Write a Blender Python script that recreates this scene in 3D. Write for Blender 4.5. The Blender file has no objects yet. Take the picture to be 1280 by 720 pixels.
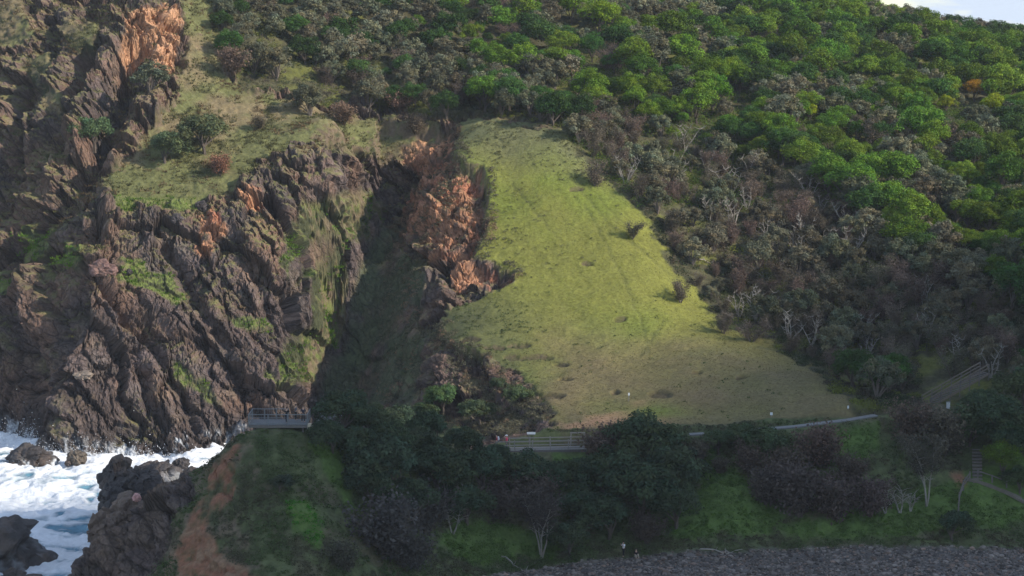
import bpy, bmesh, math, random
import numpy as np
from mathutils import Vector, Matrix
R = math.radians
rng = np.random.default_rng(7)
random.seed(7)
scene = bpy.context.scene
COL = scene.collection

# ------------------------------------------------------------------ camera geometry
CZ, PITCH, F = 60.0, R(7.2), 2475.0
FW = np.array([0, math.cos(PITCH), -math.sin(PITCH)])
UP = np.array([0, math.sin(PITCH), math.cos(PITCH)])
def ray(px, py):
    return FW + np.array([1, 0, 0]) * (px - 640) / F + UP * (360 - py) / F
def P(px, py, Y):
    d = ray(px, py); k = Y / d[1]
    return np.array([d[0] * k, Y, CZ + d[2] * k])
def proj(x, y, z):
    rz = z - CZ
    dep = y * FW[1] + rz * FW[2]
    dep = np.maximum(dep, 1e-3)
    return 640 + F * x / dep, 360 - F * (y * UP[1] + rz * UP[2]) / dep

# ------------------------------------------------------------------ noise
def h3(ix, iy, iz, seed=0):
    h = (ix.astype(np.int64) * 374761393 + iy.astype(np.int64) * 668265263 + iz.astype(np.int64) * 1274126177 + seed * 974634777) & 0xFFFFFFFF
    h = ((h ^ (h >> 13)) * 1103515245) & 0xFFFFFFFF
    h = ((h ^ (h >> 16)) * 2246822519) & 0xFFFFFFFF
    h = h ^ (h >> 15)
    return (h & 0xFFFFFF) / float(0xFFFFFF)
def vn(p, seed=0):
    i = np.floor(p).astype(np.int64); f = p - i
    f = f * f * f * (f * (f * 6 - 15) + 10)
    out = 0
    for a in (0, 1):
        for b in (0, 1):
            for c in (0, 1):
                w = (f[:, 0] if a else 1 - f[:, 0]) * (f[:, 1] if b else 1 - f[:, 1]) * (f[:, 2] if c else 1 - f[:, 2])
                out = out + w * h3(i[:, 0] + a, i[:, 1] + b, i[:, 2] + c, seed)
    return out * 2 - 1
def fbm(p, scale, octv=4, seed=0, gain=.5):
    o = 0; a = 1; s = 0; q = p / scale
    for k in range(octv):
        o = o + a * vn(q, seed + k * 17); s += a; a *= gain; q = q * 2.03 + 5.1
    return o / s
def voro(q, seed=0):
    """F1, F2, offset vector to the nearest feature, three hashes of the nearest cell"""
    i = np.floor(q).astype(np.int64)
    n = len(q)
    f1 = np.full(n, 9.); f2 = np.full(n, 9.); off = np.zeros((n, 3)); cid = np.zeros((n, 3), np.int64)
    for a in (-1, 0, 1):
        for b in (-1, 0, 1):
            for c in (-1, 0, 1):
                ci = i + np.array([a, b, c])
                pt = ci + np.stack([h3(ci[:, 0], ci[:, 1], ci[:, 2], seed + k) for k in (1, 2, 3)], 1)
                dv = q - pt; d = np.sqrt((dv ** 2).sum(1))
                m = d < f1
                f2 = np.where(m, f1, np.minimum(f2, d))
                f1 = np.where(m, d, f1)
                off[m] = dv[m]; cid[m] = ci[m]
    hs = np.stack([h3(cid[:, 0], cid[:, 1], cid[:, 2], seed + k) for k in (11, 12, 13)], 1)
    return f1, f2, off, hs
def sstep(a, b, x):
    t = np.clip((x - a) / (b - a), 0, 1); return t * t * (3 - 2 * t)
def inpoly(x, y, poly):
    r = np.zeros(x.shape, bool); n = len(poly)
    for i in range(n):
        x1, y1 = poly[i]; x2, y2 = poly[(i + 1) % n]
        if y1 == y2: continue
        c = ((y1 > y) != (y2 > y)) & (x < (x2 - x1) * (y - y1) / (y2 - y1) + x1)
        r ^= c
    return r
def dline(x, y, pts):
    d = np.full(x.shape, 1e9)
    for (x1, y1), (x2, y2) in zip(pts[:-1], pts[1:]):
        vx, vy = x2 - x1, y2 - y1
        t = np.clip(((x - x1) * vx + (y - y1) * vy) / (vx * vx + vy * vy), 0, 1)
        d = np.minimum(d, np.hypot(x - x1 - t * vx, y - y1 - t * vy))
    return d

# ------------------------------------------------------------------ the land as a height field
ctrl = [
 # far cliff, from the waterline up
 (0,545,295),(0,430,303),(0,330,315),(0,230,330),(0,120,345),(0,0,362),
 (50,560,286),(100,575,278),(60,460,294),(100,400,289),(100,330,297),(100,270,306),(70,200,322),(110,210,319),(100,100,338),(100,0,355),
 (140,560,281),(160,480,288),(170,400,294),(170,330,301),(160,262,309),(150,220,317),(160,130,332),(160,50,345),(170,0,352),
 (230,560,283),(230,480,289),(240,400,297),(240,330,303),(240,270,309),(235,235,315),(240,190,323),(230,120,337),(240,50,352),(250,0,364),
 (300,560,285),(300,480,289),(300,400,296),(300,330,303),(310,270,310),(310,220,317),(310,170,329),(300,100,345),(310,0,380),
 (350,480,290),(360,400,298),(370,330,305),(370,260,313),(370,200,322),(380,150,335),(380,60,365),(380,0,385),
 (375,420,300),(350,470,293),(395,340,307),(415,275,315),(420,220,322),(430,170,330),
 # gully
 (385,490,299),(430,490,304),(415,430,313),(440,350,324),(462,290,331),(480,240,336),(500,190,339),(510,160,342),
 (480,480,297),(475,400,312),(520,330,307),(515,410,296),(510,470,288),
 # scarp side of the meadow
 (545,450,281),(550,400,291),(545,340,302),(540,290,310),(540,240,317),(550,200,325),
 (600,500,266),(600,450,277),(600,400,288),(610,350,297),(610,300,305),(610,250,313),(610,200,322),(600,160,331),
 (560,500,272),(520,500,280),
 # meadow
 (690,530,247),(690,490,261),(690,450,275),(700,400,286),(700,350,295),(700,300,303),(700,250,311),(700,200,320),(700,165,327),
 (800,530,244),(800,490,257),(800,450,271),(800,400,284),(800,350,294),(800,300,303),(800,250,312),
 (900,530,243),(900,490,254),(900,440,270),(1000,520,243),(1000,480,254),
]
forest = [  # crown tops here, the ground some metres lower
 (450,100,352),(450,30,375),(600,110,346),(600,40,375),(720,110,348),(720,30,385),(720,0,400),
 (820,180,332),(820,100,356),(820,20,400),(900,360,292),(900,300,305),(900,220,325),(900,130,352),(900,50,392),(900,10,425),
 (1000,400,278),(1000,320,298),(1000,230,322),(1000,140,350),(1000,60,392),(1000,3,432),
 (1100,440,266),(1100,360,285),(1100,270,308),(1100,180,337),(1100,90,380),(1100,5,432),
 (1200,470,256),(1200,400,272),(1200,310,295),(1200,210,328),(1200,110,378),(1200,47,425),
 (1290,480,250),(1290,400,268),(1290,310,291),(1290,210,325),(1290,110,378),(1290,64,420),
 (700,-25,430),(860,-14,452),(1000,-8,465),
 (1450,480,250),(1450,310,288),(1450,120,370),(1450,60,420),(1700,480,245),(1700,300,290),(1700,120,370),
]
fore = [
 (700,545,240),(800,542,240),(870,541,239),(950,536,239),(1040,525,240),(1100,520,241),(1160,512,246),(1290,545,236),
 (880,575,235),(900,620,228),(870,650,224),(1000,590,234),(1000,640,226),(1100,560,237),(1100,640,226),(1200,560,237),(1200,620,229),(1290,600,232),
 (700,600,233),(700,660,223),(780,600,233),(780,660,223),(640,565,237),(640,620,227),(600,570,235),(560,560,230),
 (640,692,218),(800,692,220),(900,685,221),(1000,682,222),(1100,680,222),(1290,680,222),(700,720,213),(900,720,213),(1100,720,213),(1290,720,213),
 (1700,680,220),(1700,560,236),
 # headland
 (312,532,210),(350,532,211),(390,534,212),(430,545,214),(470,555,217),(510,565,222),
 (350,560,207),(330,600,203),(350,650,198),(350,720,191),(420,600,207),(430,650,202),(430,720,195),(500,620,211),(500,670,206),(510,720,200),
 (580,640,218),(580,700,210),(280,560,209),(260,600,206),(240,660,201),(260,720,195),(225,600,209),(200,640,206),(180,700,202),(130,680,209),(100,720,207),
 (170,625,212),
 (560,650,216),
]
pts = [P(*c) for c in ctrl]
for c in forest:
    p = P(*c); p[2] -= 3.8 + 2.0 * sstep(360, 420, c[2]) * sstep(1000, 1150, c[0]); pts.append(p)
pts += [P(*c) for c in fore]
# behind the headland (world coordinates): the inlet and the mouth of the gully
for w in [(-24,222,12),(-30,220,8),(-38,216,1),(-40,222,-2),(-30,232,0),(-22,232,8),(-16,238,6),(-12,246,4.5),(-8,252,7),(-18,255,1.5),
          (-30,245,-2.5),(-30,262,-2),(-20,268,2.5),(-24,282,2.5),(-34,280,-1.5),(-27,290,1.5),(-44,262,-3),(-42,240,-4),(-45,225,-4),(-50,240,-4),(-50,265,-4),(-60,262,-4),(-65,240,-4),
          (-48,214,-3),(-55,210,-4),(-60,225,-4),(-70,255,-4),(-85,240,-4),(-70,220,-4),(-90,270,-4),(-44,203,-1),(-52,190,-4),(-70,190,-4),
          (-40,190,1),(-46,178,-4),(-30,182,2),(-10,185,3),(-10,170,-1),(20,195,0),(60,195,0),(20,180,-3),(60,180,-3),(100,190,-1),(100,175,-4),(0,196,1.2),(10,205,1.2),
          (-110,290,2),(-105,276,-4),(-130,300,-3),(-140,340,30),(-180,340,30),(-150,420,60),(-60,430,72),(0,450,66),(-30,400,69),(60,470,64),(-100,420,74),
          (130,500,56),(200,480,50),(0,560,62),(100,600,50),(-100,560,62),(200,350,38),(220,260,14),(0,800,30),(200,800,20),(-200,800,20),(-200,600,40)]:
    pts.append(np.array(w, float))
pts = np.array(pts)
CC = 2.5
def _phi(a, b):
    return np.sqrt(((a[:, None, :] - b[None]) ** 2).sum(2) + CC * CC)
_c = pts[:, :2]; _n = len(_c)
_A = np.zeros((_n + 3, _n + 3)); _A[:_n, :_n] = _phi(_c, _c) - np.eye(_n) * 0.35
_A[:_n, _n] = 1; _A[:_n, _n + 1:] = _c; _A[_n, :_n] = 1; _A[_n + 1:, :_n] = _c.T
_w = np.linalg.solve(_A, np.concatenate([pts[:, 2], [0, 0, 0]]))
def H0(x, y):
    out = np.empty(len(x))
    for i in range(0, len(x), 40000):
        q = np.stack([x[i:i + 40000], y[i:i + 40000]], 1)
        out[i:i + 40000] = _phi(q, _c) @ _w[:_n] + _w[_n] + q @ _w[_n + 1:]
    return out

def spaced(segs):
    o = []
    for a, b, s in segs:
        n = max(1, int(round((b - a) / s))); o += list(np.linspace(a, b, n, endpoint=False))
    o.append(segs[-1][1]); return np.array(o)
T = spaced([(-.75, -.34, .01), (-.34, -.27, .0015), (-.27, 0.01, .00052), (.01, .27, .00075), (.27, .34, .003), (.34, .75, .015)])
YS = spaced([(120, 180, 3), (180, 192, .6), (192, 268, .3), (268, 362, .21), (362, 440, .6), (440, 520, 2), (520, 900, 10)])
NT, NY = len(T), len(YS)
TT, YY = np.meshgrid(T, YS)
gx = (TT * YY).ravel(); gy = YY.ravel().copy()
gz = H0(gx, gy)
fall = sstep(.42, .72, np.abs(TT.ravel())) ; fall = np.maximum(fall, sstep(560, 880, gy)); fall = np.maximum(fall, sstep(165, 125, gy))
gz = gz * (1 - fall) - 6 * fall
P0 = np.stack([gx, gy, gz], 1)
PX, PY = proj(gx, gy, gz)
wn1 = fbm(P0, 3.5, 4, 3); wn2 = fbm(P0, 3.5, 4, 9)
wn3, wn4 = fbm(P0, .9, 2, 13), fbm(P0, .9, 2, 19)
PXw = PX + wn1 * 13 + wn3 * 5; PYw = PY + wn2 * 13 + wn4 * 5           # regions get ragged edges
fine = fbm(P0, 1.0, 3, 21); mid = fbm(P0, 6., 4, 31); big = fbm(P0, 22., 3, 41)
def blur(m, k=2):
    m = m.reshape(NY, NT).astype(float)
    for _ in range(k):
        m = (np.roll(m, 1, 0) + m + np.roll(m, -1, 0)) / 3
        m = (np.roll(m, 1, 1) + m + np.roll(m, -1, 1)) / 3
    return m.ravel()
ysplit = np.where(PX < 560, 256 - 0, 242.5)
FORE = gy < np.where(PX < 575, 262, 242.3)
MAIN = ~FORE

meadow_poly = [(575,150),(620,150),(700,158),(725,185),(765,225),(805,270),(840,330),(880,385),(930,415),(985,440),(1025,470),(1055,500),(1092,522),(1000,540),(870,548),(740,552),(695,545),(688,510),(655,470),(600,445),(548,425),(545,405),(570,385),(645,352),(640,335),(585,318),(605,290),(610,230),(600,205),(565,198)]
meadow = inpoly(PXw, PYw, meadow_poly) & MAIN
grass_polys = [
 [(215,-40),(262,-40),(272,60),(290,105),(330,120),(390,135),(450,150),(520,150),(560,160),(480,180),(440,190),(390,185),(340,192),(310,215),(290,245),(240,262),(150,264),(130,225),(165,190),(185,165),(215,130),(235,70)],
 [(150,325),(190,330),(232,372),(225,385),(190,370),(155,345)],
 [(368,258),(400,255),(415,290),(380,310),(360,350),(350,335),(362,300)],
 [(415,255),(455,250),(450,280),(430,295),(415,285)],
 [(385,335),(440,300),(430,400),(400,470),(350,490),(352,440),(390,400)],[(400,250),(480,235),(455,300),(405,300)],
 [(280,392),(330,396),(345,412),(310,415),(290,408)],
 [(212,450),(232,455),(255,480),(280,505),(265,508),(235,485)],
 [(330,460),(348,485),(345,492),(330,475)],
 [(20,280),(60,285),(45,310),(22,330)],[(65,300),(100,300),(90,330),(68,335)],
 [(-20,10),(30,0),(40,45),(0,60)],[(80,20),(120,25),(110,60),(85,60)],[(30,70),(60,60),(60,100),(35,100)],[(50,100),(75,120),(85,150),(60,140)],
 [(-30,330),(15,345),(10,370),(-30,375)],
]
grassm = np.zeros(len(gx), bool)
for q in grass_polys: grassm |= inpoly(PXw, PYw, q)
grassm &= MAIN
orange_polys = [[(158,18),(185,5),(212,8),(222,40),(218,85),(205,100),(175,70),(150,72),(155,45)],
                [(500,240),(530,195),(600,205),(604,240),(600,290),(565,310),(540,305),(520,285),(492,275)],
                [(555,335),(585,325),(640,338),(620,355),(570,355)],
                [(240,270),(262,262),(285,290),(265,330),(245,300)],[(300,235),(325,240),(345,280),(325,285)],[(500,165),(560,160),(565,195),(520,200)],
                [(1190,582),(1205,588),(1215,600),(1200,602)]]
orangem = np.zeros(len(gx), bool)
for k, q in enumerate(orange_polys): orangem |= inpoly(PXw, PYw, q) & (MAIN if k < 6 else FORE)
gullyfloor = inpoly(PXw, PYw, [(485,255),(452,330),(432,420),(395,500),(520,520),(535,440),(525,340),(505,260)]) & MAIN
forestm = MAIN & inpoly(PXw, PYw, [(262,-60),(275,60),(300,110),(370,112),(400,130),(500,130),(560,140),(620,145),(700,155),(725,185),(765,225),(805,270),(840,330),(880,385),(930,415),(985,440),(1025,470),(1055,500),(1092,522),(1400,560),(1500,-200),(700,-200)])
rockm = MAIN & ~meadow & ~grassm & ~forestm & (PX < 700)
cliffside = MAIN & (PX < 660) & ~meadow & ~forestm
# headland regions
red_poly = [(335,545),(312,556),(298,575),(292,600),(285,625),(262,650),(262,672),(285,700),(318,725),(290,760),(225,760),(222,700),(232,668),(240,640),(262,610),(272,582),(290,558),(318,546)]
redm = FORE & inpoly(PXw, PYw, red_poly)
frock = FORE & inpoly(PXw, PYw, [(120,570),(250,575),(245,610),(215,640),(212,690),(150,760),(20,760),(60,690)])
beachm = FORE & inpoly(PX + wn1 * 6, PY + wn2 * 5, [(600,722),(650,712),(760,698),(860,690),(960,688),(1100,684),(1900,680),(1900,1500),(300,1500)])
fgreen = FORE & (inpoly(PXw, PYw, [(392,530),(430,545),(450,600),(440,640),(415,600),(390,560)]) | inpoly(PXw, PYw, [(355,622),(385,628),(402,652),(404,690),(385,676),(368,655)]) |
        inpoly(PXw, PYw, [(860,555),(890,560),(925,600),(980,640),(960,665),(840,670),(830,640),(880,610)]) | inpoly(PXw, PYw, [(560,650),(640,655),(700,690),(600,700),(550,680)]) |
        inpoly(PXw, PYw, [(1040,540),(1100,525),(1110,560),(1060,590),(1030,570)]) | inpoly(PXw, PYw, [(960,660),(1100,640),(1180,600),(1300,560),(1300,650),(1150,670),(1000,678)]) |
        inpoly(PXw, PYw, [(690,565),(735,565),(740,610),(700,620)]))

# ---- rock relief: leaning slabs, blocks, cracks
rw = blur(rockm | frock, 3); rw = np.maximum(rw, .35 * blur(redm, 3))
rw = np.maximum(rw, blur(orangem, 2) * .65); rw = np.maximum(rw, blur(grassm & (PY > 250), 2) * np.where(PX > 345, .85, .45))
gfl = blur(gullyfloor, 4); rw = rw * (1 - .6 * gfl)
idx = np.nonzero(rw > .01)[0]
q = P0[idx]
nrm = np.zeros((NY * NT, 3))
def grid_normals(Pn):
    g = Pn.reshape(NY, NT, 3)
    du = np.gradient(g, axis=1); dv = np.gradient(g, axis=0)
    n = np.cross(du, dv).reshape(-1, 3); n /= np.maximum(np.linalg.norm(n, axis=1, keepdims=True), 1e-9)
    return n
nrm = grid_normals(P0)
a_ = np.array([.50, -.60, -.63]); a_ /= np.linalg.norm(a_)
n_ = np.array([0, -.72, .70]); b_ = np.cross(n_, a_); b_ /= np.linalg.norm(b_); c_ = np.cross(a_, b_)
warp = np.stack([fbm(q, 9, 3, 51), fbm(q, 9, 3, 52), fbm(q, 9, 3, 53)], 1) * 2.4
w2_ = np.stack([fbm(q, 1.6, 3, 54), fbm(q, 1.6, 3, 55), fbm(q, 1.6, 3, 56)], 1) * .55
qw = q + warp + w2_
L = np.stack([qw @ a_, qw @ b_, qw @ c_], 1)
def slabs(L, sc, stretch, seed, amp, tilt, crack, cw):
    f1, f2, off, hs = voro(L / np.array([sc * stretch, sc, sc * 1.8]), seed)
    e = f2 - f1
    return (hs[:, 0] - .5) * 2 * amp + (off[:, 1] * (hs[:, 1] - .72) + off[:, 0] * (hs[:, 2] - .5) * .7 + off[:, 2] * (hs[:, 0] - .5) * .5) * tilt - crack * np.exp(-e / cw), hs, e
upper = sstep(300, 180, PY[idx])           # upper cliff: broken, blocky and with deep ribs
d1, hs1, e1 = slabs(L, 7.0, 2.0, 101, 1.05, 4.6, .7, .035)
d2, hs2, e2 = slabs(L, 2.7, 1.9, 202, .42, 1.9, .42, .04)
d3, hs3, e3 = slabs(L + fbm(q, .8, 2, 57)[:, None] * .2, 1.1, 1.5, 303, .15, .75, .16, .045)
d4, hs4, e4 = slabs(L, .48, 1.3, 404, .11, .5, .07, .08)
big_r = fbm(q, 16, 2, 61); rdg = 1 - np.abs(fbm(q, 8, 4, 71)) * 2.4
disp = big_r * 2.4 + d1 * (1 - .4 * upper) + d2 * (1 + .5 * upper) + d3 * (1 + .9 * upper) + d4 + upper * (rdg - .3) * 1.5 + fbm(q, 1.4, 4, 81) * .35
left = sstep(330, 120, PX[idx])
# carved ravines
rav = np.zeros(len(idx)); pxi, pyi = PX[idx] + warp[:, 0] * 5, PY[idx] + warp[:, 1] * 5
for line, w, dp in [([(168,60),(150,120),(120,190),(85,235),(20,300),(-30,330)], 17, 5.0), ([(110,-20),(100,60),(95,110),(60,180)], 13, 3.5), ([(60,70),(30,130),(15,200),(0,260)], 12, 3.5),
                    ([(130,270),(90,300),(20,330)], 12, 3.5), ([(100,335),(90,400),(60,470),(50,520)], 13, 3.2), ([(115,330),(160,400),(195,440),(235,495),(245,545)], 7, 2.6), ([(30,370),(25,420),(40,480)], 14, 3.5),
                    ([(205,300),(240,360),(262,400),(300,470),(330,520)], 8, 2.4), ([(150,410),(185,470),(200,540)], 8, 2.2), ([(340,240),(375,300),(385,330)], 7, 2.),
                    ([(500,200),(480,240)], 14, 3.0), ([(290,290),(335,370),(352,420)], 7, 1.8)]:
    dd = dline(pxi, pyi, line)
    rav = rav + dp * np.exp(-(dd / w) ** 2)
# outstanding ribs
rib = np.zeros(len(idx))
for line, w, dp in [([(140,205),(150,240)], 10, 3.2), ([(130,255),(140,285)], 9, 2.6), ([(110,330),(180,370),(230,420)], 14, 1.6), ([(50,330),(40,400)], 14, 2.5), ([(130,60),(115,120),(90,170)], 12, 2.0)]:
    dd = dline(pxi, pyi, line)
    rib = rib + dp * np.exp(-(dd / w) ** 2)
foreflag = (gy[idx] < 262)
disp = np.where(foreflag, disp * .8, disp - rav * (.65 + .35 * left) + rib)
near_edge = sstep(560, 640, PX[idx]); disp = disp * (1 - .5 * near_edge)
calm = sstep(345, 400, PX[idx]) * sstep(560, 515, PX[idx]) * sstep(300, 340, PY[idx] + (480 - np.minimum(PX[idx], 480)) + 0) * (~foreflag); disp = disp * (1 - .35 * calm)
crumb = np.clip(blur(orangem & (PX > 400) & MAIN, 2)[idx], 0, 1)
f1c, f2c, offc, hsc = voro(qw / np.array([1.9, 1.9, 1.5]), 606); f1d, f2d, _, hsd = voro(qw / .8, 607)
cr = (hsc[:, 0] - .5) * 1.3 + offc[:, 2] * 1.0 - .35 * np.exp(-(f2c - f1c) / .08) + (hsd[:, 0] - .5) * .5 + fbm(q, 4, 3, 608) * 1.1
disp = disp * (1 - crumb) + cr * crumb
D = np.zeros(len(gx)); D[idx] = disp * rw[idx]
# soft ground
D += (1 - rw) * np.where(meadow, mid * .35 + fine * .10, mid * .5 + fine * .28)
# scarps: the ground on the cliff side of the meadow edge is broken off
sc = np.zeros(len(gx))
scp = inpoly(PX + wn1 * 6, PY + wn2 * 6, [(470,150),(560,158),(566,200),(602,207),(613,235),(606,262),(604,292),(588,318),(560,330),(520,330),(470,260)]) & MAIN
scp2 = inpoly(PX + wn1 * 6, PY + wn2 * 6, [(545,338),(585,328),(641,337),(640,352),(600,372),(552,388),(530,420),(520,380)]) & MAIN
scp3 = inpoly(PX + wn1 * 8, PY + wn2 * 8, [(500,440),(545,435),(580,450),(612,468),(622,490),(670,518),(680,545),(600,548),(500,530)]) & MAIN
rw = np.maximum(rw, 0)
sc = blur(scp, 3) * (2.3 + 1.2 * mid + .7 * fine) + blur(scp2, 3) * (1.7 + mid + .6 * fine) + blur(scp3, 1) * 1.0
# small slips on the meadow
slips = [(688,497,16,4),(775,398,7,3),(826,492,16,5),(770,490,6,3),(650,432,14,3),(668,447,22,3),(700,455,10,2.5),(722,236,9,3),(760,222,9,3),(690,530,9,3),(620,435,14,3),(640,446,10,3),(735,330,6,2),(705,475,8,2),(590,425,12,3),(925,470,8,2.5),(870,465,6,2),(610,505,20,8)]
slipm = np.zeros(len(gx))
for (sx, sy, rx, ry) in slips:
    dd = ((PX + wn1 * 7 - sx) / rx) ** 2 + ((PY + wn2 * 3 - sy) / ry) ** 2
    slipm = np.maximum(slipm, sstep(1.3, .7, dd) * MAIN)
tracks = np.zeros(len(gx))
for line, w in [([(800,445),(815,420),(830,400)], 2.0), ([(730,255),(770,330),(800,400),(810,440)], 2.), ([(690,190),(760,280),(850,350)], 1.8), ([(640,230),(700,300)], 1.6), ([(700,200),(800,300)], 1.5)]:
    tracks = np.maximum(tracks, np.exp(-(dline(PX + wn1 * 5, PY + wn2 * 3, line) / w) ** 2) * MAIN)
V = P0 + nrm * D[:, None]
V[:, 2] -= sc + slipm * .45 + tracks * .08
# platform, path and bridge beds
def flatten(xc, yc, zc, rx, ry, soft=1.6):
    d = np.maximum(np.abs(V[:, 0] - xc) - rx, np.abs(V[:, 1] - yc) - ry)
    w = sstep(soft, 0, d)
    V[:, 2] = np.where(w > 0, np.minimum(V[:, 2], zc) * w + V[:, 2] * (1 - w), V[:, 2])
pc = P(351, 532, 210)
flatten(pc[0], 212.2, pc[2] - .25, 4, 2.2)
bc = P(685, 558, 238)
flatten(bc[0], 238, bc[2] - .6, 6, 2.0)
path_px = [(862,543,239),(900,541,239),(940,537.5,239.3),(996,533,240),(1030,528.5,240.6),(1060,525,241),(1095,519,242)]
path_w = [P(*c) for c in path_px]
dpath = dline(V[:, 0], V[:, 1], [(p[0], p[1]) for p in path_w])
zp = np.interp(V[:, 0], [p[0] for p in path_w], [p[2] for p in path_w])
w = sstep(2.6, 1.0, dpath); V[:, 2] = V[:, 2] * (1 - w) + (zp - .08) * w
nf = grid_normals(V)
ZG = V[:, 2].reshape(NY, NT); NZ = nf[:, 2].reshape(NY, NT)
def _gi(x, y):
    t = np.asarray(x) / np.asarray(y)
    i = np.clip(np.searchsorted(YS, y) - 1, 0, NY - 2); j = np.clip(np.searchsorted(T, t) - 1, 0, NT - 2)
    return i, j, (y - YS[i]) / (YS[i + 1] - YS[i]), (t - T[j]) / (T[j + 1] - T[j])
def HZ(x, y, A=None):
    A = ZG if A is None else A
    i, j, u, v = _gi(x, y)
    return (A[i, j] * (1 - u) + A[i + 1, j] * u) * (1 - v) + (A[i, j + 1] * (1 - u) + A[i + 1, j + 1] * u) * v
def ground(px, py, y0=190, y1=520):
    d = ray(px, py); ys = np.arange(y0, y1, .25)
    xs = d[0] / d[1] * ys; zs = CZ + d[2] / d[1] * ys
    h = HZ(xs, ys); hit = np.nonzero(zs <= h)[0]
    k = hit[0] if len(hit) else len(ys) - 1
    return np.array([xs[k], ys[k], h[k]])

# ------------------------------------------------------------------ ground colours (own colours, with shade put in at the lower left meadow)
PB = P0; P0 = V.copy(); fine = fbm(P0, 1.0, 3, 21); mid = fbm(P0, 6., 4, 31)
def mixc(c, col, w):
    return c * (1 - w[:, None]) + np.array(col) * w[:, None]
C = np.tile(np.array([.055, .060, .028]), (len(gx), 1))
# rock
rk = np.tile(np.array([.118, .088, .080]), (len(gx), 1))
hv = np.zeros((len(gx), 3)); hv[idx] = hs2; hv1 = np.zeros((len(gx), 3)); hv1[idx] = hs1; hv3 = np.zeros((len(gx), 3)) + .5; hv3[idx] = hs3
rk = rk * (.72 + .45 * hv[:, :1] + .25 * hv1[:, 1:2] + .25 * (hv3[:, :1] - .5))
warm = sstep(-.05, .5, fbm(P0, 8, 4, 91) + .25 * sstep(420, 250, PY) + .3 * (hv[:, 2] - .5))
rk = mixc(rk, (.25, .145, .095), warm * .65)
tan = sstep(.1, .5, fbm(P0, 2.6, 4, 92) + .2 * (hv3[:, 1] - .5)); rk = mixc(rk, (.24, .175, .12), tan * .5)
grey = sstep(.15, .5, fbm(P0, 4, 3, 93)); rk = mixc(rk, (.17, .155, .14), grey * .25)
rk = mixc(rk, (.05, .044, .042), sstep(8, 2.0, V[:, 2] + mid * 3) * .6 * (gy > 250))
rk = mixc(rk, (.19, .13, .09), sstep(-.2, .3, fbm(P0, 3, 3, 94)) * .6 * (gy < 250) * sstep(2, 5, V[:, 2]))
eh = np.zeros(len(gx)); eh[idx] = np.exp(-e2 / .10) * .6 + np.exp(-e1 / .06) * .5
rk = mixc(rk, (.05, .038, .034), np.clip(eh, 0, .8))
cl = np.clip(blur(rockm | frock, 1), 0, 1)
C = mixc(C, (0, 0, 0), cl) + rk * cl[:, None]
# grass on ledges of the cliff
flat = sstep(.50, .80, nf[:, 2])
lg = np.clip(flat * sstep(-.38, .22, fbm(P0, 5, 4, 95) + .55 * sstep(330, 120, PY) * (PX < 560) - .35 * sstep(330, 480, PY)), 0, 1) * cl * MAIN
lgc = np.array([.13, .13, .045]) * (1 + .4 * fine[:, None])
lgc = mixc(lgc, (.22, .165, .085), sstep(-.2, .5, fbm(P0, 4, 3, 96)) * .6)
C = C * (1 - lg[:, None] * .85) + lgc * lg[:, None] * .85
# proper grass patches
gm = np.clip(blur(grassm, 1), 0, 1) * sstep(-.1, .2, mid * .6 + .5 * fine + flat * .75 - .12 + .3 * (PY < 262) * (PX > 130) + .25 * sstep(375, 400, PX) * (PY > 240))
gcol = np.tile(np.array([.135, .138, .052]), (len(gx), 1)) * (1 + .35 * fine[:, None])
gcol = mixc(gcol, (.215, .155, .09), sstep(-.25, .4, fbm(P0, 7, 4, 97) + .25 * sstep(120, 40, PX - 0)) * .75)
gcol = mixc(gcol, (.115, .17, .028), sstep(240, 262, PY) * .6)
C = C * (1 - gm[:, None]) + gcol * gm[:, None]
# meadow
mm = np.clip(blur(meadow, 1), 0, 1)
mcol = np.tile(np.array([.158, .188, .030]), (len(gx), 1)) * (1 + .16 * fine[:, None] + .16 * mid[:, None])
mcol = mixc(mcol, (.225, .19, .05), sstep(-.3, .5, fbm(P0, 14, 4, 98) + .5 * sstep(250, 330, PY) - .2) * .45)
mcol = mixc(mcol, (.175, .130, .070), np.clip(sstep(380, 470, PY + big * 40) * sstep(630, 720, PX + mid * 30) * (.75 + .3 * mid), 0, .95))
mcol = mixc(mcol, (.36, .21, .12), sstep(.05, .45, fbm(P0, 9, 4, 99) + .35 * np.exp(-(((PX - 745) / 60) ** 2 + ((PY - 520) / 16) ** 2))) * sstep(480, 515, PY) * .9 * sstep(860, 800, PX))
mcol = mixc(mcol, (.13, .125, .07), sstep(245, 175, PY + mid * 25 - .18 * (PX - 680)) * .75)
mcol = mixc(mcol, (.078, .085, .042), np.clip(sstep(720, 580, PX + mid * 40) * sstep(330, 400, PY), 0, 1) * .85)  # lower left meadow darkened in its colour to stand for shade
mcol = mixc(mcol, (.15, .19, .03), np.clip(np.exp(-(((PX - 815) / 40) ** 2 + ((PY - 515) / 9) ** 2)) * 1.1, 0, 1) * .8)
mcol = mixc(mcol, (.085, .09, .03), tracks * .4)
mcol = mixc(mcol, (.07, .05, .035), slipm * .6)
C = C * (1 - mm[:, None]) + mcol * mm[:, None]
om = np.clip(blur(orangem, 1), 0, 1) * sstep(-.5, .0, fbm(P0, 2.5, 3, 111) + .35 - .45 * sstep(150, 220, PY))
oc = np.tile(np.array([.50, .27, .15]), (len(gx), 1)) * (1 + .35 * fbm(P0, 1.1, 3, 112)[:, None])
oc = mixc(oc, (.40, .155, .09), (.35 + .65 * sstep(-.2, .4, fbm(P0, 3, 3, 113))) * sstep(140, 200, PY) * .85)
C = C * (1 - om[:, None] * .92) + oc * om[:, None] * .92
gf = np.clip(gfl, 0, 1) * sstep(-.3, .2, mid + .15)
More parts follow.
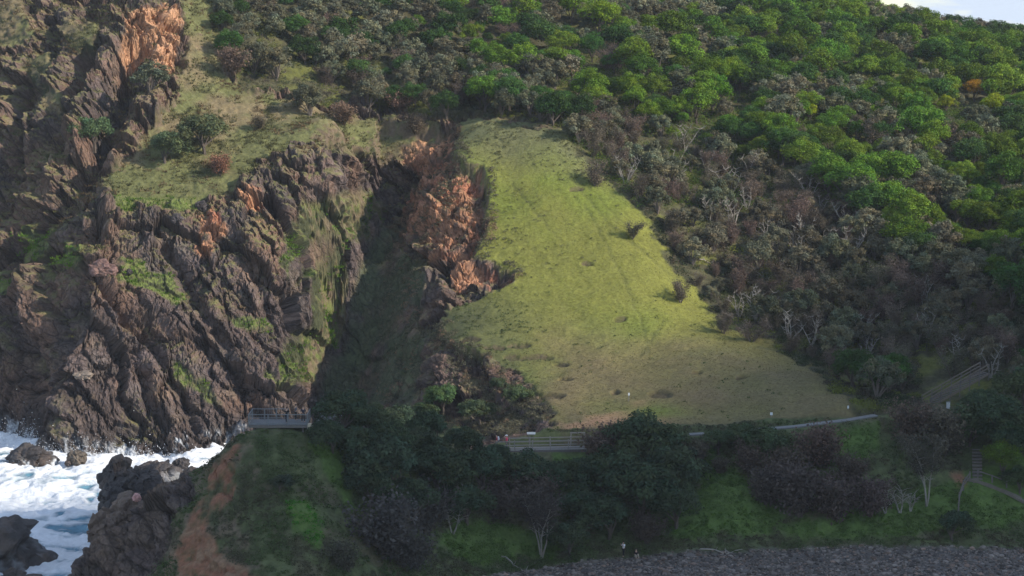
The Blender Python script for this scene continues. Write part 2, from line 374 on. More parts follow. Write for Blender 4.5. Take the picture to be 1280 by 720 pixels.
C = mixc(C, (.075, .10, .045), gf * .8)
stp_ = sstep(.66, .46, nf[:, 2]) * MAIN * np.clip(mm + gm, 0, 1)
C = mixc(C, (.15, .105, .075), stp_ * sstep(-.4, .1, fine) * .85)
# forest floor
ff = np.clip(blur(forestm, 2), 0, 1)
fcol = np.tile(np.array([.075, .070, .036]), (len(gx), 1)) * (1 + .5 * fine[:, None])
fcol = mixc(fcol, (.14, .15, .03), sstep(.0, .4, fbm(P0, 5, 3, 114)) * .7)
C = C * (1 - ff[:, None]) + fcol * ff[:, None]
# headland
hl = np.tile(np.array([.085, .100, .040]), (len(gx), 1)) * (1 + .4 * fine[:, None] + .3 * mid[:, None])
hl = mixc(hl, (.13, .10, .065), sstep(-.1, .4, fbm(P0, 4, 4, 115)) * .6)
hl = mixc(hl, (.09, .15, .03), np.clip(blur(fgreen, 2), 0, 1) * .85)
hl = mixc(hl, (.15, .11, .075), np.clip(blur(FORE & inpoly(PXw, PYw, [(235,585),(330,545),(320,600),(300,650),(340,760),(100,760),(200,640)]), 3), 0, 1) * sstep(-.3, .3, fine + mid) * .9)
hl = mixc(hl, (.27, .115, .065), np.clip(blur(redm, 1), 0, 1) * sstep(-.35, .25, mid + .15 + fine * .6) * .85)
hl = mixc(hl, (.26, .17, .10), np.clip(blur(FORE & inpoly(PXw, PYw, [(235,650),(262,672),(330,735),(200,735)]), 1), 0, 1) * .7 * sstep(-.2, .2, fine))
fw_ = (FORE & ~frock).astype(float); C = C * (1 - fw_[:, None]) + hl * fw_[:, None]
bm_ = np.clip(blur(beachm, 2), 0, 1)
bcol = np.tile(np.array([.115, .102, .095]), (len(gx), 1)) * (1 + .5 * fine[:, None])
C = C * (1 - bm_[:, None]) + bcol * bm_[:, None]
om2 = np.clip(blur(orangem & FORE, 2), 0, 1); C = mixc(C, (.30, .15, .09), om2)
LA = np.zeros((len(gx), 3)); LA[idx] = L
# foam running off the rocks by the water
fo = sstep(3.0, .4, V[:, 2] + fbm(P0, 2.2, 3, 120) * 2.6 - .2) * sstep(-.1, .25, fbm(P0 * np.array([1, 1, .25]), 1.1, 3, 121)) * (gx < -25)
C = mixc(C, (.72, .76, .80), fo * .8)
wet = sstep(4.5, 1.2, V[:, 2] + mid * 2) * (gx < -20)
C = np.clip(C, .01, .85)

def grid_mesh(name, verts, ny, nt, cols, extra=None, smooth=True, rc=None):
    me = bpy.data.meshes.new(name)
    ii, jj = np.meshgrid(np.arange(ny - 1), np.arange(nt - 1), indexing='ij')
    a = (ii * nt + jj).ravel()
    f = np.stack([a, a + 1, a + nt + 1, a + nt], 1).astype(np.int32)
    me.vertices.add(len(verts)); me.vertices.foreach_set('co', verts.astype(np.float32).ravel())
    me.loops.add(f.size); me.loops.foreach_set('vertex_index', f.ravel())
    me.polygons.add(len(f)); me.polygons.foreach_set('loop_start', np.arange(0, f.size, 4, dtype=np.int32))
    me.update(calc_edges=True)
    at = me.attributes.new('Col', 'FLOAT_COLOR', 'POINT')
    c4 = np.ones((len(verts), 4), np.float32); c4[:, :3] = cols; at.data.foreach_set('color', c4.ravel())
    if extra is not None:
        e = me.attributes.new('wet', 'FLOAT', 'POINT'); e.data.foreach_set('value', extra.astype(np.float32))
    sm = np.full(len(f), smooth) if not hasattr(smooth, '__len__') else smooth[a]
    me.polygons.foreach_set('use_smooth', sm)
    if rc is not None:
        r_ = me.attributes.new('rc', 'FLOAT_VECTOR', 'POINT'); r_.data.foreach_set('vector', rc[0].astype(np.float32).ravel()); r_ = me.attributes.new('rk', 'FLOAT', 'POINT'); r_.data.foreach_set('value', rc[1].astype(np.float32))
    return me
def raw_mesh(name, verts, faces, cols=None, smooth=False):
    """faces: (n,k) array; cols per vertex"""
    me = bpy.data.meshes.new(name); faces = np.asarray(faces, np.int32); k = faces.shape[1]
    me.vertices.add(len(verts)); me.vertices.foreach_set('co', np.asarray(verts, np.float32).ravel())
    me.loops.add(faces.size); me.loops.foreach_set('vertex_index', faces.ravel())
    me.polygons.add(len(faces)); me.polygons.foreach_set('loop_start', np.arange(0, faces.size, k, dtype=np.int32))
    me.update(calc_edges=True)
    if cols is not None:
        at = me.attributes.new('Col', 'FLOAT_COLOR', 'POINT')
        c4 = np.ones((len(verts), 4), np.float32); c4[:, :3] = cols; at.data.foreach_set('color', c4.ravel())
    me.polygons.foreach_set('use_smooth', np.full(len(faces), smooth))
    return me

# ------------------------------------------------------------------ materials
def newmat(name):
    m = bpy.data.materials.new(name); m.use_nodes = True
    nt = m.node_tree; b = nt.nodes['Principled BSDF']; b.inputs['Roughness'].default_value = .9
    if 'Specular IOR Level' in b.inputs: b.inputs['Specular IOR Level'].default_value = .25
    return m, nt, b
def noise_node(nt, scale, detail=4, coord='Object', rough=.6):
    tc = nt.nodes.new('ShaderNodeTexCoord'); n = nt.nodes.new('ShaderNodeTexNoise')
    n.inputs['Scale'].default_value = scale; n.inputs['Detail'].default_value = detail; n.inputs['Roughness'].default_value = rough
    nt.links.new(tc.outputs[coord], n.inputs['Vector']); return n
def math_node(nt, op, a, b=None, c=None):
    n = nt.nodes.new('ShaderNodeMath'); n.operation = op
    for i, v in enumerate((a, b, c)):
        if v is None: continue
        if isinstance(v, (int, float)): n.inputs[i].default_value = v
        else: nt.links.new(v, n.inputs[i])
    return n.outputs[0]
def scale_col(nt, col, fac):
    n = nt.nodes.new('ShaderNodeVectorMath'); n.operation = 'SCALE'
    nt.links.new(col, n.inputs[0]); nt.links.new(fac, n.inputs['Scale']); return n.outputs[0]
def ground_mat(name='ground_surface', bumpd=.25):
    m, nt, b = newmat(name)
    at = nt.nodes.new('ShaderNodeAttribute'); at.attribute_name = 'Col'
    n1 = noise_node(nt, 2.2, 6); n2 = noise_node(nt, .35, 4)
    f = math_node(nt, 'MULTIPLY', math_node(nt, 'ADD', math_node(nt, 'MULTIPLY', n1.outputs[0], 1.3), .35), math_node(nt, 'ADD', math_node(nt, 'MULTIPLY', n2.outputs[0], .6), .70))
    nt.links.new(scale_col(nt, at.outputs['Color'], f), b.inputs['Base Color'])
    w = nt.nodes.new('ShaderNodeAttribute'); w.attribute_name = 'wet'
    nt.links.new(math_node(nt, 'SUBTRACT', .93, math_node(nt, 'MULTIPLY', w.outputs['Fac'], .5)), b.inputs['Roughness'])
    ra = nt.nodes.new('ShaderNodeAttribute'); ra.attribute_name = 'rc'; ka = nt.nodes.new('ShaderNodeAttribute'); ka.attribute_name = 'rk'
    hts = []
    for sc_, sv in ((1.0, (.45, 1.0, .6)), (2.6, (.55, 1.0, .7))):
        mp_ = nt.nodes.new('ShaderNodeVectorMath'); mp_.operation = 'MULTIPLY'; mp_.inputs[1].default_value = sv; nt.links.new(ra.outputs['Vector'], mp_.inputs[0])
        vo = nt.nodes.new('ShaderNodeTexVoronoi'); vo.feature = 'DISTANCE_TO_EDGE'; vo.inputs['Scale'].default_value = sc_; nt.links.new(mp_.outputs[0], vo.inputs['Vector'])
        hts.append(math_node(nt, 'MINIMUM', math_node(nt, 'MULTIPLY', vo.outputs['Distance'], 9.), 1.))
    ck = math_node(nt, 'MULTIPLY', hts[0], math_node(nt, 'ADD', math_node(nt, 'MULTIPLY', hts[1], .35), .65))
    bk_ = nt.nodes.new('ShaderNodeBump'); bk_.inputs['Distance'].default_value = .22; nt.links.new(ka.outputs['Fac'], bk_.inputs['Strength']); nt.links.new(ck, bk_.inputs['Height'])
    dk_ = math_node(nt, 'SUBTRACT', 1., math_node(nt, 'MULTIPLY', ka.outputs['Fac'], math_node(nt, 'MULTIPLY', math_node(nt, 'SUBTRACT', 1., ck), .35)))
    nt.links.new(scale_col(nt, at.outputs['Color'], math_node(nt, 'MULTIPLY', f, dk_)), b.inputs['Base Color'])
    bp = nt.nodes.new('ShaderNodeBump'); nt.links.new(bk_.outputs[0], bp.inputs['Normal']); bp.inputs['Distance'].default_value = bumpd; bp.inputs['Strength'].default_value = .8
    n3 = noise_node(nt, 1.6, 8, rough=.7); nt.links.new(n3.outputs[0], bp.inputs['Height']); nt.links.new(bp.outputs[0], b.inputs['Normal'])
    return m
def leaf_mat(name):
    m, nt, b = newmat(name)
    at = nt.nodes.new('ShaderNodeAttribute'); at.attribute_name = 'Col'
    oi = nt.nodes.new('ShaderNodeObjectInfo')
    mx = nt.nodes.new('ShaderNodeVectorMath'); mx.operation = 'MULTIPLY'
    nt.links.new(at.outputs['Color'], mx.inputs[0]); nt.links.new(oi.outputs['Color'], mx.inputs[1])
    b.inputs['Roughness'].default_value = .75; b.inputs['Specular IOR Level'].default_value = .08
    nt.links.new(mx.outputs[0], b.inputs['Base Color'])
    tr = nt.nodes.new('ShaderNodeBsdfTranslucent'); nt.links.new(mx.outputs[0], tr.inputs['Color'])
    ms = nt.nodes.new('ShaderNodeMixShader'); ms.inputs[0].default_value = .22
    nt.links.new(b.outputs[0], ms.inputs[1]); nt.links.new(tr.outputs[0], ms.inputs[2])
    nt.links.new(ms.outputs[0], nt.nodes['Material Output'].inputs['Surface'])
    return m
def plain_mat(name, col, var=.35, scale=3., rough=.85, metal=0):
    m, nt, b = newmat(name)
    n = noise_node(nt, scale, 5)
    rgb = nt.nodes.new('ShaderNodeRGB'); rgb.outputs[0].default_value = (*col, 1)
    f = math_node(nt, 'ADD', math_node(nt, 'MULTIPLY', n.outputs[0], var * 2), 1 - var)
    nt.links.new(scale_col(nt, rgb.outputs[0], f), b.inputs['Base Color'])
    b.inputs['Roughness'].default_value = rough; b.inputs['Metallic'].default_value = metal
    return m
M_GROUND = ground_mat(); M_LEAF = leaf_mat('leaf_cover')
M_BARK = plain_mat('bark', (.30, .27, .23), .4, 4); M_MBARK = plain_mat('brown_bark', (.16, .13, .11), .4, 4); M_DBARK = plain_mat('dark_bark', (.10, .08, .065), .4, 4)
M_TIMBER = plain_mat('weathered_timber', (.27, .25, .225), .3, 6); M_TIMBERD = plain_mat('dark_timber', (.16, .14, .125), .35, 6)
M_TIMBERW = plain_mat('warm_timber', (.19, .15, .115), .3, 6)
M_METAL = plain_mat('galvanised_rail', (.20, .205, .21), .15, 6, .5, .3); M_DECK = plain_mat('deck_boards', (.17, .17, .17), .25, 5)
M_CONC = plain_mat('concrete', (.21, .205, .20), .2, 3); M_WHITE = plain_mat('white_paint', (.75, .76, .76), .08, 3, .6)
M_PALE = plain_mat('pale_block', (.62, .52, .38), .2, 3)

# ------------------------------------------------------------------ object helpers
def tag(o, label=None, cat=None, group=None, kind=None):
    if label: o['label'] = label
    if cat: o['category'] = cat
    if group: o['group'] = group
    if kind: o['kind'] = kind
    return o
def link(name, me, mat=None, parent=None):
    o = bpy.data.objects.new(name, me); COL.objects.link(o)
    if mat is not None and len(me.materials) == 0:
        for mm_ in (mat if isinstance(mat, (list, tuple)) else [mat]): me.materials.append(mm_)
    if parent: o.parent = parent
    return o
def empty(name, loc, rz=0):
    o = bpy.data.objects.new(name, None); COL.objects.link(o); o.location = loc; o.rotation_euler = (0, 0, rz); o.empty_display_size = .3
    return o
class MB:
    def __init__(s): s.v = []; s.f = []
    def box(s, c, size, rz=0, rot=None):
        m = Matrix.Rotation(rz, 3, 'Z') if rot is None else rot
        b = len(s.v); hx, hy, hz = [k / 2 for k in size]
        for z in (-hz, hz):
            for x, y in ((-hx, -hy), (hx, -hy), (hx, hy), (-hx, hy)):
                s.v.append(tuple(Vector(c) + m @ Vector((x, y, z))))
        s.f += [tuple(b + k for k in q) for q in ((3, 2, 1, 0), (4, 5, 6, 7), (0, 1, 5, 4), (1, 2, 6, 5), (2, 3, 7, 6), (3, 0, 4, 7))]
    def bar(s, p, q, w=.08, h=.08):
        p, q = Vector(p), Vector(q); d = q - p; L_ = d.length
        if L_ < 1e-6: return
        m = d.to_track_quat('Y', 'Z').to_matrix()
        s.box((p + q) / 2, (w, L_, h), rot=m)
    def tube(s, pts_, rad, n=6):
        b = len(s.v); pts_ = [Vector(p) for p in pts_]
        for i, p in enumerate(pts_):
            d = (pts_[min(i + 1, len(pts_) - 1)] - pts_[max(i - 1, 0)])
            if d.length < 1e-6: d = Vector((0, 0, 1))
            m = d.to_track_quat('Z', 'Y').to_matrix(); r = rad[i] if hasattr(rad, '__len__') else rad
            for k in range(n):
                a = 2 * math.pi * k / n; s.v.append(tuple(p + m @ Vector((math.cos(a) * r, math.sin(a) * r, 0))))
        for i in range(len(pts_) - 1):
            for k in range(n):
                s.f.append((b + i * n + k, b + i * n + (k + 1) % n, b + (i + 1) * n + (k + 1) % n, b + (i + 1) * n + k))
        s.f.append(tuple(b + k for k in reversed(range(n)))); s.f.append(tuple(b + (len(pts_) - 1) * n + k for k in range(n)))
    def mesh(s, name):
        me = bpy.data.meshes.new(name); me.from_pydata(s.v, [], s.f); me.update(); return me
    def build(s, name, mat, parent=None, smooth=False):
        me = s.mesh(name)
        if smooth: me.polygons.foreach_set('use_smooth', np.full(len(me.polygons), True))
        return link(name, me, mat, parent)

# ------------------------------------------------------------------ terrain, sea
terrain = link('terrain', grid_mesh('terrain', V, NY, NT, C, wet, rw < .3, (LA, np.clip(cl * (1 - gm) * (1 - lg), 0, 1))), M_GROUND); tag(terrain, kind='structure')

sx_ = spaced([(-15000, -1000, 2000), (-1000, -160, 60), (-160, -110, 2), (-110, -92, .5), (-92, -18, .28), (-18, 60, 4), (60, 1000, 60), (1000, 15001, 2000)])
sy_ = spaced([(-3000, 0, 500), (0, 180, 20), (180, 205, 1.2), (205, 300, .3), (300, 320, 2), (320, 1200, 60), (1200, 20001, 2000)])
SX, SY = np.meshgrid(sx_, sy_); sxx, syy = SX.ravel(), SY.ravel()
S0 = np.stack([sxx, syy, np.zeros(len(sxx))], 1)
inl = sstep(-180, -110, sxx) * sstep(150, 200, syy) * sstep(700, 320, syy) * sstep(0, -20, sxx)
wv = fbm(S0, 9, 4, 131); wv2 = fbm(S0 + wv[:, None] * np.array([3, 3, 0]), 2.6, 4, 133); wv3 = fbm(S0, .8, 3, 135)
spx, spy = proj(sxx, syy, np.zeros(len(sxx)))
shore = HZ(np.clip(sxx, -300, 300), np.clip(syy, 130, 800))
near = np.where((syy > 190) & (syy < 320) & (sxx < 0) & (sxx > -200), sstep(-3.5, -.5, shore), 0)
S0[:, 2] = inl * (wv * 1.1 + (1 - np.abs(wv2) * 1.6) * .6 + wv3 * .16 + near * .5 - .1)
st = fbm(S0 * np.array([.35, 1.3, 1]) + wv[:, None] * 2, 2.2, 5, 137)
foam = np.clip(inl * (.92 + .8 * wv2 + .5 * st + .5 * near - .35 * sstep(.0, .5, fbm(S0, 14, 3, 139))), 0, 1)
blue = np.exp(-(((spx - 60) / 55) ** 2 + ((spy - 612) / 14) ** 2)) * .8 + np.exp(-(((spx - 5) / 18) ** 2 + ((spy - 570) / 14) ** 2)) * .8
foam = np.clip(foam * (1 - .5 * blue * sstep(-.4, .3, st + .2)), 0, 1)
fc = sstep(.12, .62, foam)
scol = np.array([.035, .15, .21]) * (1 - fc[:, None]) + np.array([.78, .80, .82]) * fc[:, None]
scol = np.where(inl[:, None] > .5, np.maximum(scol, np.array([.14, .32, .42]) * .9), scol)
me = grid_mesh('sea', S0, len(sy_), len(sx_), scol, fc)
M_SEA, nt, b = newmat('sea_water')
at = nt.nodes.new('ShaderNodeAttribute'); at.attribute_name = 'Col'; nz = noise_node(nt, 1.2, 6)
nt.links.new(scale_col(nt, at.outputs['Color'], math_node(nt, 'ADD', math_node(nt, 'MULTIPLY', nz.outputs[0], .5), .75)), b.inputs['Base Color'])
wa = nt.nodes.new('ShaderNodeAttribute'); wa.attribute_name = 'wet'
nt.links.new(math_node(nt, 'ADD', .12, math_node(nt, 'MULTIPLY', wa.outputs['Fac'], .7)), b.inputs['Roughness'])
bp = nt.nodes.new('ShaderNodeBump'); bp.inputs['Distance'].default_value = .25; nz2 = noise_node(nt, 1.5, 6)
nt.links.new(nz2.outputs[0], bp.inputs['Height']); nt.links.new(bp.outputs[0], b.inputs['Normal'])
sea = link('sea', me, M_SEA); tag(sea, kind='structure')

# ------------------------------------------------------------------ foliage generators
def leaf_quads(pos, nrmv, size, r):
    """one quad per point, normal near nrmv"""
    n = len(pos)
    nn = nrmv + r.normal(0, .55, (n, 3)); nn /= np.linalg.norm(nn, axis=1, keepdims=True)
    t = np.cross(nn, r.normal(0, 1, (n, 3))); t /= np.maximum(np.linalg.norm(t, axis=1, keepdims=True), 1e-6)
    b2 = np.cross(nn, t); s = (size * r.uniform(.6, 1.4, n))[:, None]
    v = np.stack([pos - t * s, pos - b2 * s * .6, pos + t * s, pos + b2 * s * .6], 1).reshape(-1, 3)
    f = np.arange(n * 4).reshape(n, 4)
    return v, f
def crown_arrays(r, rad=2.4, ht=3.2, nclump=26, nleaf=3200, leaf=.13, base=1.6, clump=(.55, .95), sparse=0., squash=1.):
    """clumps filling a crown with an uneven outline; returns v, f, tint per vertex"""
    cs = []
    lobes = [(r.uniform(-.45, .45) * rad, r.uniform(-.45, .45) * rad, r.uniform(.3, 1.) * ht * .5) for _ in range(4)]
    for k in range(nclump):
        u = r.normal(0, 1, 3); u /= np.linalg.norm(u); u[2] = abs(u[2]) * .95 - .12
        l = lobes[k % 4]; rr = r.uniform(.5, 1.) ** .6
        cs.append((l[0] * .8 + u[0] * rad * rr * .72, l[1] * .8 + u[1] * rad * rr * .72, base + ht * .36 + l[2] * .35 + u[2] * ht * .5 * rr * squash, r.uniform(*clump) * rad * .40))
    cs = np.array(cs); w = cs[:, 3] ** 2; pick = r.choice(len(cs), nleaf, p=w / w.sum())
    d = r.normal(0, 1, (nleaf, 3)); d[:, 2] = np.where(r.random(nleaf) < .55, np.abs(d[:, 2]), d[:, 2]); d /= np.linalg.norm(d, axis=1, keepdims=True)
    rr = 1 - .55 * r.random(nleaf) ** (1.6 - sparse); rr += .18 * (r.random(nleaf) < .12)
    pos = cs[pick, :3] + d * (cs[pick, 3] * rr)[:, None] * np.array([1, 1, .85])
    v, f = leaf_quads(pos, d * .9 + np.array([0, 0, .35]), leaf, r)
    ct = r.uniform(.72, 1.28, len(cs)); hue = r.uniform(-.12, .12, len(cs))
    tint = ct[pick] * r.uniform(.75, 1.25, nleaf)
    col = np.stack([tint * (1 + hue[pick]), tint, tint * (1 - hue[pick])], 1)
    return v, f, np.repeat(col, 4, 0), cs
def tube_arrays(paths, n=5):
    mb = MB()
    for p, rd in paths: mb.tube(p, rd, n)
    return mb
def limbs(r, cs, base=1.6, trunk=.16, nb=7, h=None, lean=.15):
    top = Vector((r.uniform(-lean, lean), r.uniform(-lean, lean), base + .4))
    paths = [([(0, 0, -.5), (top.x * .4, top.y * .4, top.z * .5), tuple(top)], [trunk * 1.25, trunk, trunk * .75])]
    order = r.permutation(len(cs))[:nb]
    for k in order:
        c = Vector(cs[k, :3]); m_ = top.lerp(c, .5) + Vector((r.uniform(-.25, .25), r.uniform(-.25, .25), r.uniform(-.1, .3)))
        paths.append(([tuple(top - Vector((0, 0, r.uniform(0, .5)))), tuple(m_), tuple(c)], [trunk * .55, trunk * .33, trunk * .12]))
    return tube_arrays(paths)
class Kind: pass
def make_kind(name, colr, variants, barkmat, seed, **kw):
    """list of prototype (crown mesh, trunk mesh, arrays)"""
    out = []
    for k in range(variants):
        r = np.random.default_rng(seed + k)
        kk = dict(kw); nb = kk.pop('nb', 7); trunk = kk.pop('trunk', .16)
        v, f, tint, cs = crown_arrays(r, **kk)
        col = tint * np.array(colr)
        cm = raw_mesh(name + '_crown', v, f, col); cm.materials.append(M_LEAF)
        tb = limbs(r, cs, kk.get('base', 1.6), trunk, nb); tm = tb.mesh(name + '_trunk'); tm.materials.append(barkmat)
        o = Kind(); o.crown = cm; o.trunk = tm; o.v = v; o.f = f; o.col = col; out.append(o)
    return out
def bare_kind(name, colr, variants, barkmat, seed, hgt=3.6, spread=2.0, stems=4, twigs=60, nleaf=900, leaf=.09, trunk=.10, twig=.022):
    """open scrub: several stems, many twigs, thin leaves"""
    out = []
    for k in range(variants):
        r = np.random.default_rng(seed + k); paths = []; tips = []
        for s in range(stems):
            a = r.uniform(0, 2 * math.pi); p = Vector((0, 0, -.4)); d = Vector((math.cos(a) * r.uniform(.1, .6), math.sin(a) * r.uniform(.1, .6), 1)).normalized()
            pl = [tuple(p)]; rd = [trunk]; nseg = 6
            for i in range(nseg):
                p = p + d * hgt / nseg * r.uniform(.8, 1.1); d = (d + Vector((r.uniform(-.28, .28), r.uniform(-.28, .28), r.uniform(-.05, .15)))).normalized()
                pl.append(tuple(p)); rd.append(trunk * (1 - (i + 1) / (nseg + .6)))
                if i >= 1: tips.append((Vector(p), i))
            paths.append((pl, rd))
        ends = []
        for t in range(twigs):
            b0, i = tips[r.integers(len(tips))]; a = r.uniform(0, 2 * math.pi)
            d = Vector((math.cos(a), math.sin(a), r.uniform(.1, 1.1))).normalized(); L_ = r.uniform(.35, 1.) * spread * .5
            m_ = b0 + d * L_ * .5 + Vector((0, 0, r.uniform(-.1, .15))); e = b0 + d * L_ + Vector((r.uniform(-.2, .2), r.uniform(-.2, .2), r.uniform(0, .3)))
            paths.append(([tuple(b0), tuple(m_), tuple(e)], [twig * 1.5, twig, twig * .5])); ends += [e, m_]
        tb = tube_arrays(paths, 4); tm = tb.mesh(name + '_trunk'); tm.materials.append(barkmat)
        o = Kind(); o.trunk = tm; o.crown = None; o.v = None
        if nleaf:
            E = np.array([tuple(e) for e in ends]); pk = r.integers(0, len(E), nleaf)
            pos = E[pk] + r.normal(0, .24, (nleaf, 3)); v, f = leaf_quads(pos, np.tile([0, 0, .6], (nleaf, 1)), leaf, r)
            tn = (r.uniform(.7, 1.3, len(E))[pk] * r.uniform(.75, 1.25, nleaf))[:, None] * np.array(colr)
            col = np.repeat(tn, 4, 0); cm = raw_mesh(name + '_crown', v, f, col); cm.materials.append(M_LEAF)
            o.crown = cm; o.v = v; o.f = f; o.col = col
        out.append(o)
    return out
KN = {
 'green': make_kind('green', (.112, .188, .018), 7, M_DBARK, 100, rad=2.5, ht=4.4, nclump=64, nleaf=6500, leaf=.095, clump=(.38, .78), base=.5),
 'dark':  make_kind('dark', (.052, .100, .024), 4, M_DBARK, 200, rad=2.6, ht=4.2, nclump=60, nleaf=6500, leaf=.095, clump=(.38, .78), base=.4),
 'grey':  make_kind('grey', (.150, .155, .092), 5, M_MBARK, 300, rad=2.4, ht=4.6, nclump=44, nleaf=4200, leaf=.12, base=-.1, clump=(.42, .75), sparse=.4, nb=12),
 'bush':  make_kind('bush', (.062, .086, .045), 5, M_DBARK, 400, rad=2.6, ht=3.2, nclump=46, nleaf=7000, leaf=.11, base=.5, clump=(.4, .8)),
 'scrub': bare_kind('scrub', (.16, .125, .09), 6, M_MBARK, 500, nleaf=2600, leaf=.085, twigs=110),
 'bare':  bare_kind('bare', (.11, .09, .07), 4, M_BARK, 600, hgt=4.2, nleaf=160, leaf=.07, twigs=45, trunk=.13, twig=.03),
 'twiggy': bare_kind('twiggy', (.115, .10, .078), 4, M_DBARK, 700, hgt=3.2, spread=2.6, stems=6, nleaf=3000, leaf=.115, twigs=220, trunk=.09),
}
def put_tree(kind, x, y, s, label, group, color=(1, 1, 1), name='tree', cat='tree', var=None, sz=1., z=None, crown_name='crown'):
    ks = KN[kind]; k = ks[rng.integers(len(ks)) if var is None else var % len(ks)]
    z = float(HZ(np.array([x]), np.array([y]))[0]) if z is None else z
    e = empty(name, (x, y, z - .1), rng.uniform(0, 6.28)); e.scale = (s, s, s * sz); tag(e, label, cat, group)
    t = link('trunk', k.trunk, None, e)
    if k.crown is not None:
        c = link(crown_name, k.crown, None, e); c.color = (*color, 1)
    return e

# ------------------------------------------------------------------ forest
scrub_poly = [(700,165),(745,150),(800,160),(880,200),(960,220),(1040,260),(1120,330),(1180,360),(1290,400),(1290,500),(1180,470),(1080,500),(1000,460),(900,415),(830,330),(790,260)]
base_poly = [(262,-60),(272,30),(285,80),(335,50),(375,70),(385,118),(430,120),(480,138),(560,150),(620,150),(700,160),(728,185),(775,225),(812,270),(848,330),(885,385),(935,410),(990,437),(1035,465),(1065,490),(1100,505),(1155,505),(1230,500),(1420,560),(1500,-300),(200,-300)]
clear = [(1150,440,1250,510), (1176,498,1196,520)]
cand = []
sp = 4.1
for j, yy in enumerate(np.arange(236, 470, sp * .9)):
    for xx in np.arange(-125 - (j % 2) * sp / 2, 150, sp):
        cand.append((xx + rng.uniform(-1.6, 1.6), yy + rng.uniform(-1.6, 1.6)))
cand = np.array(cand); cz = HZ(cand[:, 0], cand[:, 1]); cpx, cpy = proj(cand[:, 0], cand[:, 1], cz)
keep = inpoly(cpx, cpy, base_poly) & (cand[:, 1] > 243) & (cpx > 225) & (cpx < 1345) & (cpy > -45)
cnz = fbm(np.stack([cand[:, 0], cand[:, 1], cz], 1), 11, 3, 150)
trees = []
for i in np.nonzero(keep)[0]:
    x, y = cand[i]; px, py = cpx[i], cpy[i]; n = cnz[i]; u = rng.random()
    if 790 < px < 860 and py < 14: continue            # grassy clearing near the crest
    inscrub = inpoly(np.array([px]), np.array([py + n * 25]), scrub_poly)[0]
    if inscrub:
        if u < .14: continue
        kd = 'scrub' if u < .52 else ('bare' if u < .72 else 'grey')
        s = rng.uniform(.85, 1.25)
    else:
        g = (px - 640) / 640 * .75 + (230 - py) / 260 * .45 + n * 1.3         # greener to the upper right
        if px < 560: g -= .75
        if py > 420: kd = 'dark' if u < .6 else ('grey' if u < .85 else 'green'); s = rng.uniform(.9, 1.25)
        elif g + rng.normal(0, .22) > .28: kd = 'green' if u < .56 else 'dark' if u < .82 else 'grey'; s = rng.choice([.6, .75, .9, 1.05, 1.2, 1.5]) * rng.uniform(.9, 1.1)
        else: kd = 'grey' if u < .70 else ('dark' if u < .9 else 'scrub'); s = rng.uniform(.95, 1.45)
    if py < 60: s *= .9
    if px < 600 and py > 60: s *= .88
    # keep the stair free
    hpx = 4.8 * s * F / y
    bad = any(px + 18 > a and px - 18 < c and py > b - 3 and py - hpx < d and y < 262 for (a, b, c, d) in clear)
    if bad: continue
    trees.append([x, y, cz[i], px, py, kd, s, hpx])
ex = []
for yy in np.arange(243, 350, 2.9):
    for xx in np.arange(-5, 110, 3.1): ex.append((xx + rng.uniform(-1.2, 1.2), yy + rng.uniform(-1.2, 1.2)))
ex = np.array(ex); ez = HZ(ex[:, 0], ex[:, 1]); epx, epy = proj(ex[:, 0], ex[:, 1], ez); en = fbm(np.stack([ex[:, 0], ex[:, 1], ez], 1), 7, 3, 151)
eok = inpoly(epx, epy, scrub_poly) & inpoly(epx, epy, base_poly) & (en > -.28)
for i in np.nonzero(eok)[0]:
    s = rng.uniform(.5, .85); hpx = 4.8 * s * F / ex[i, 1]
    if any(epx[i] + 14 > a and epx[i] - 14 < c and epy[i] > b - 3 and epy[i] - hpx < d and ex[i, 1] < 262 for (a, b, c, d) in clear): continue
    if rng.random() < .62: trees.append([ex[i, 0], ex[i, 1], ez[i], epx[i], epy[i], 'scrub' if rng.random() < .8 else 'grey', s, hpx])
trees.sort(key=lambda t: t[1])
def tree_color(kd):
    v = rng.uniform(.62, 1.3)
    if kd == 'green': w = rng.uniform(-1, 1); v *= 1.08; return (v * (1 + .26 * w), v * (1 + .06 * w), v * (1 + .2 * abs(w)))
    if kd == 'grey': w = rng.uniform(-.5, 1); return (v * (1 + .18 * w), v * (1 - .02 * w), v * (1 + .05 * w))
    if kd in ('scrub', 'bare'): w = rng.uniform(-1, 1); return (v * (1 + .18 * w), v, v * (1 + .12 * w))
    return (v, v * rng.uniform(.95, 1.2), v)
kindword = {'green': 'bright green trees', 'dark': 'dark green trees', 'grey': 'grey-green trees', 'scrub': 'brown twiggy shrubs', 'bare': 'bare pale-trunked trees'}
kindname = {'green': 'broadleaf_tree', 'dark': 'evergreen_tree', 'grey': 'banksia_tree', 'scrub': 'coastal_shrub', 'bare': 'bare_tree'}
kindcat = {'green': 'tree', 'dark': 'tree', 'grey': 'tree', 'scrub': 'shrub', 'bare': 'bare tree'}
ordn = ['leftmost', 'second from left', 'third from left', 'fourth from left', 'fifth from left', 'sixth from left', 'seventh from left', 'eighth from left', 'ninth from left', 'tenth from left'] + ['%dth from left' % k for k in range(11, 60)]
def zone(px, py):
    row = 'on the ridge' if py < 55 else 'high on the slope' if py < 120 else 'in mid slope' if py < 200 else 'low on the slope' if py < 290 else 'on the lower slope' if py < 370 else 'at the slope foot'
    col = 'above the left cliff' if px < 430 else 'above the gully' if px < 560 else 'above the meadow top' if px < 740 else 'right of the meadow' if px < 880 else 'mid forest' if px < 1010 else 'above the path end' if px < 1140 else 'over the timber stair' if px < 1215 else 'by the right edge'
    return row, col
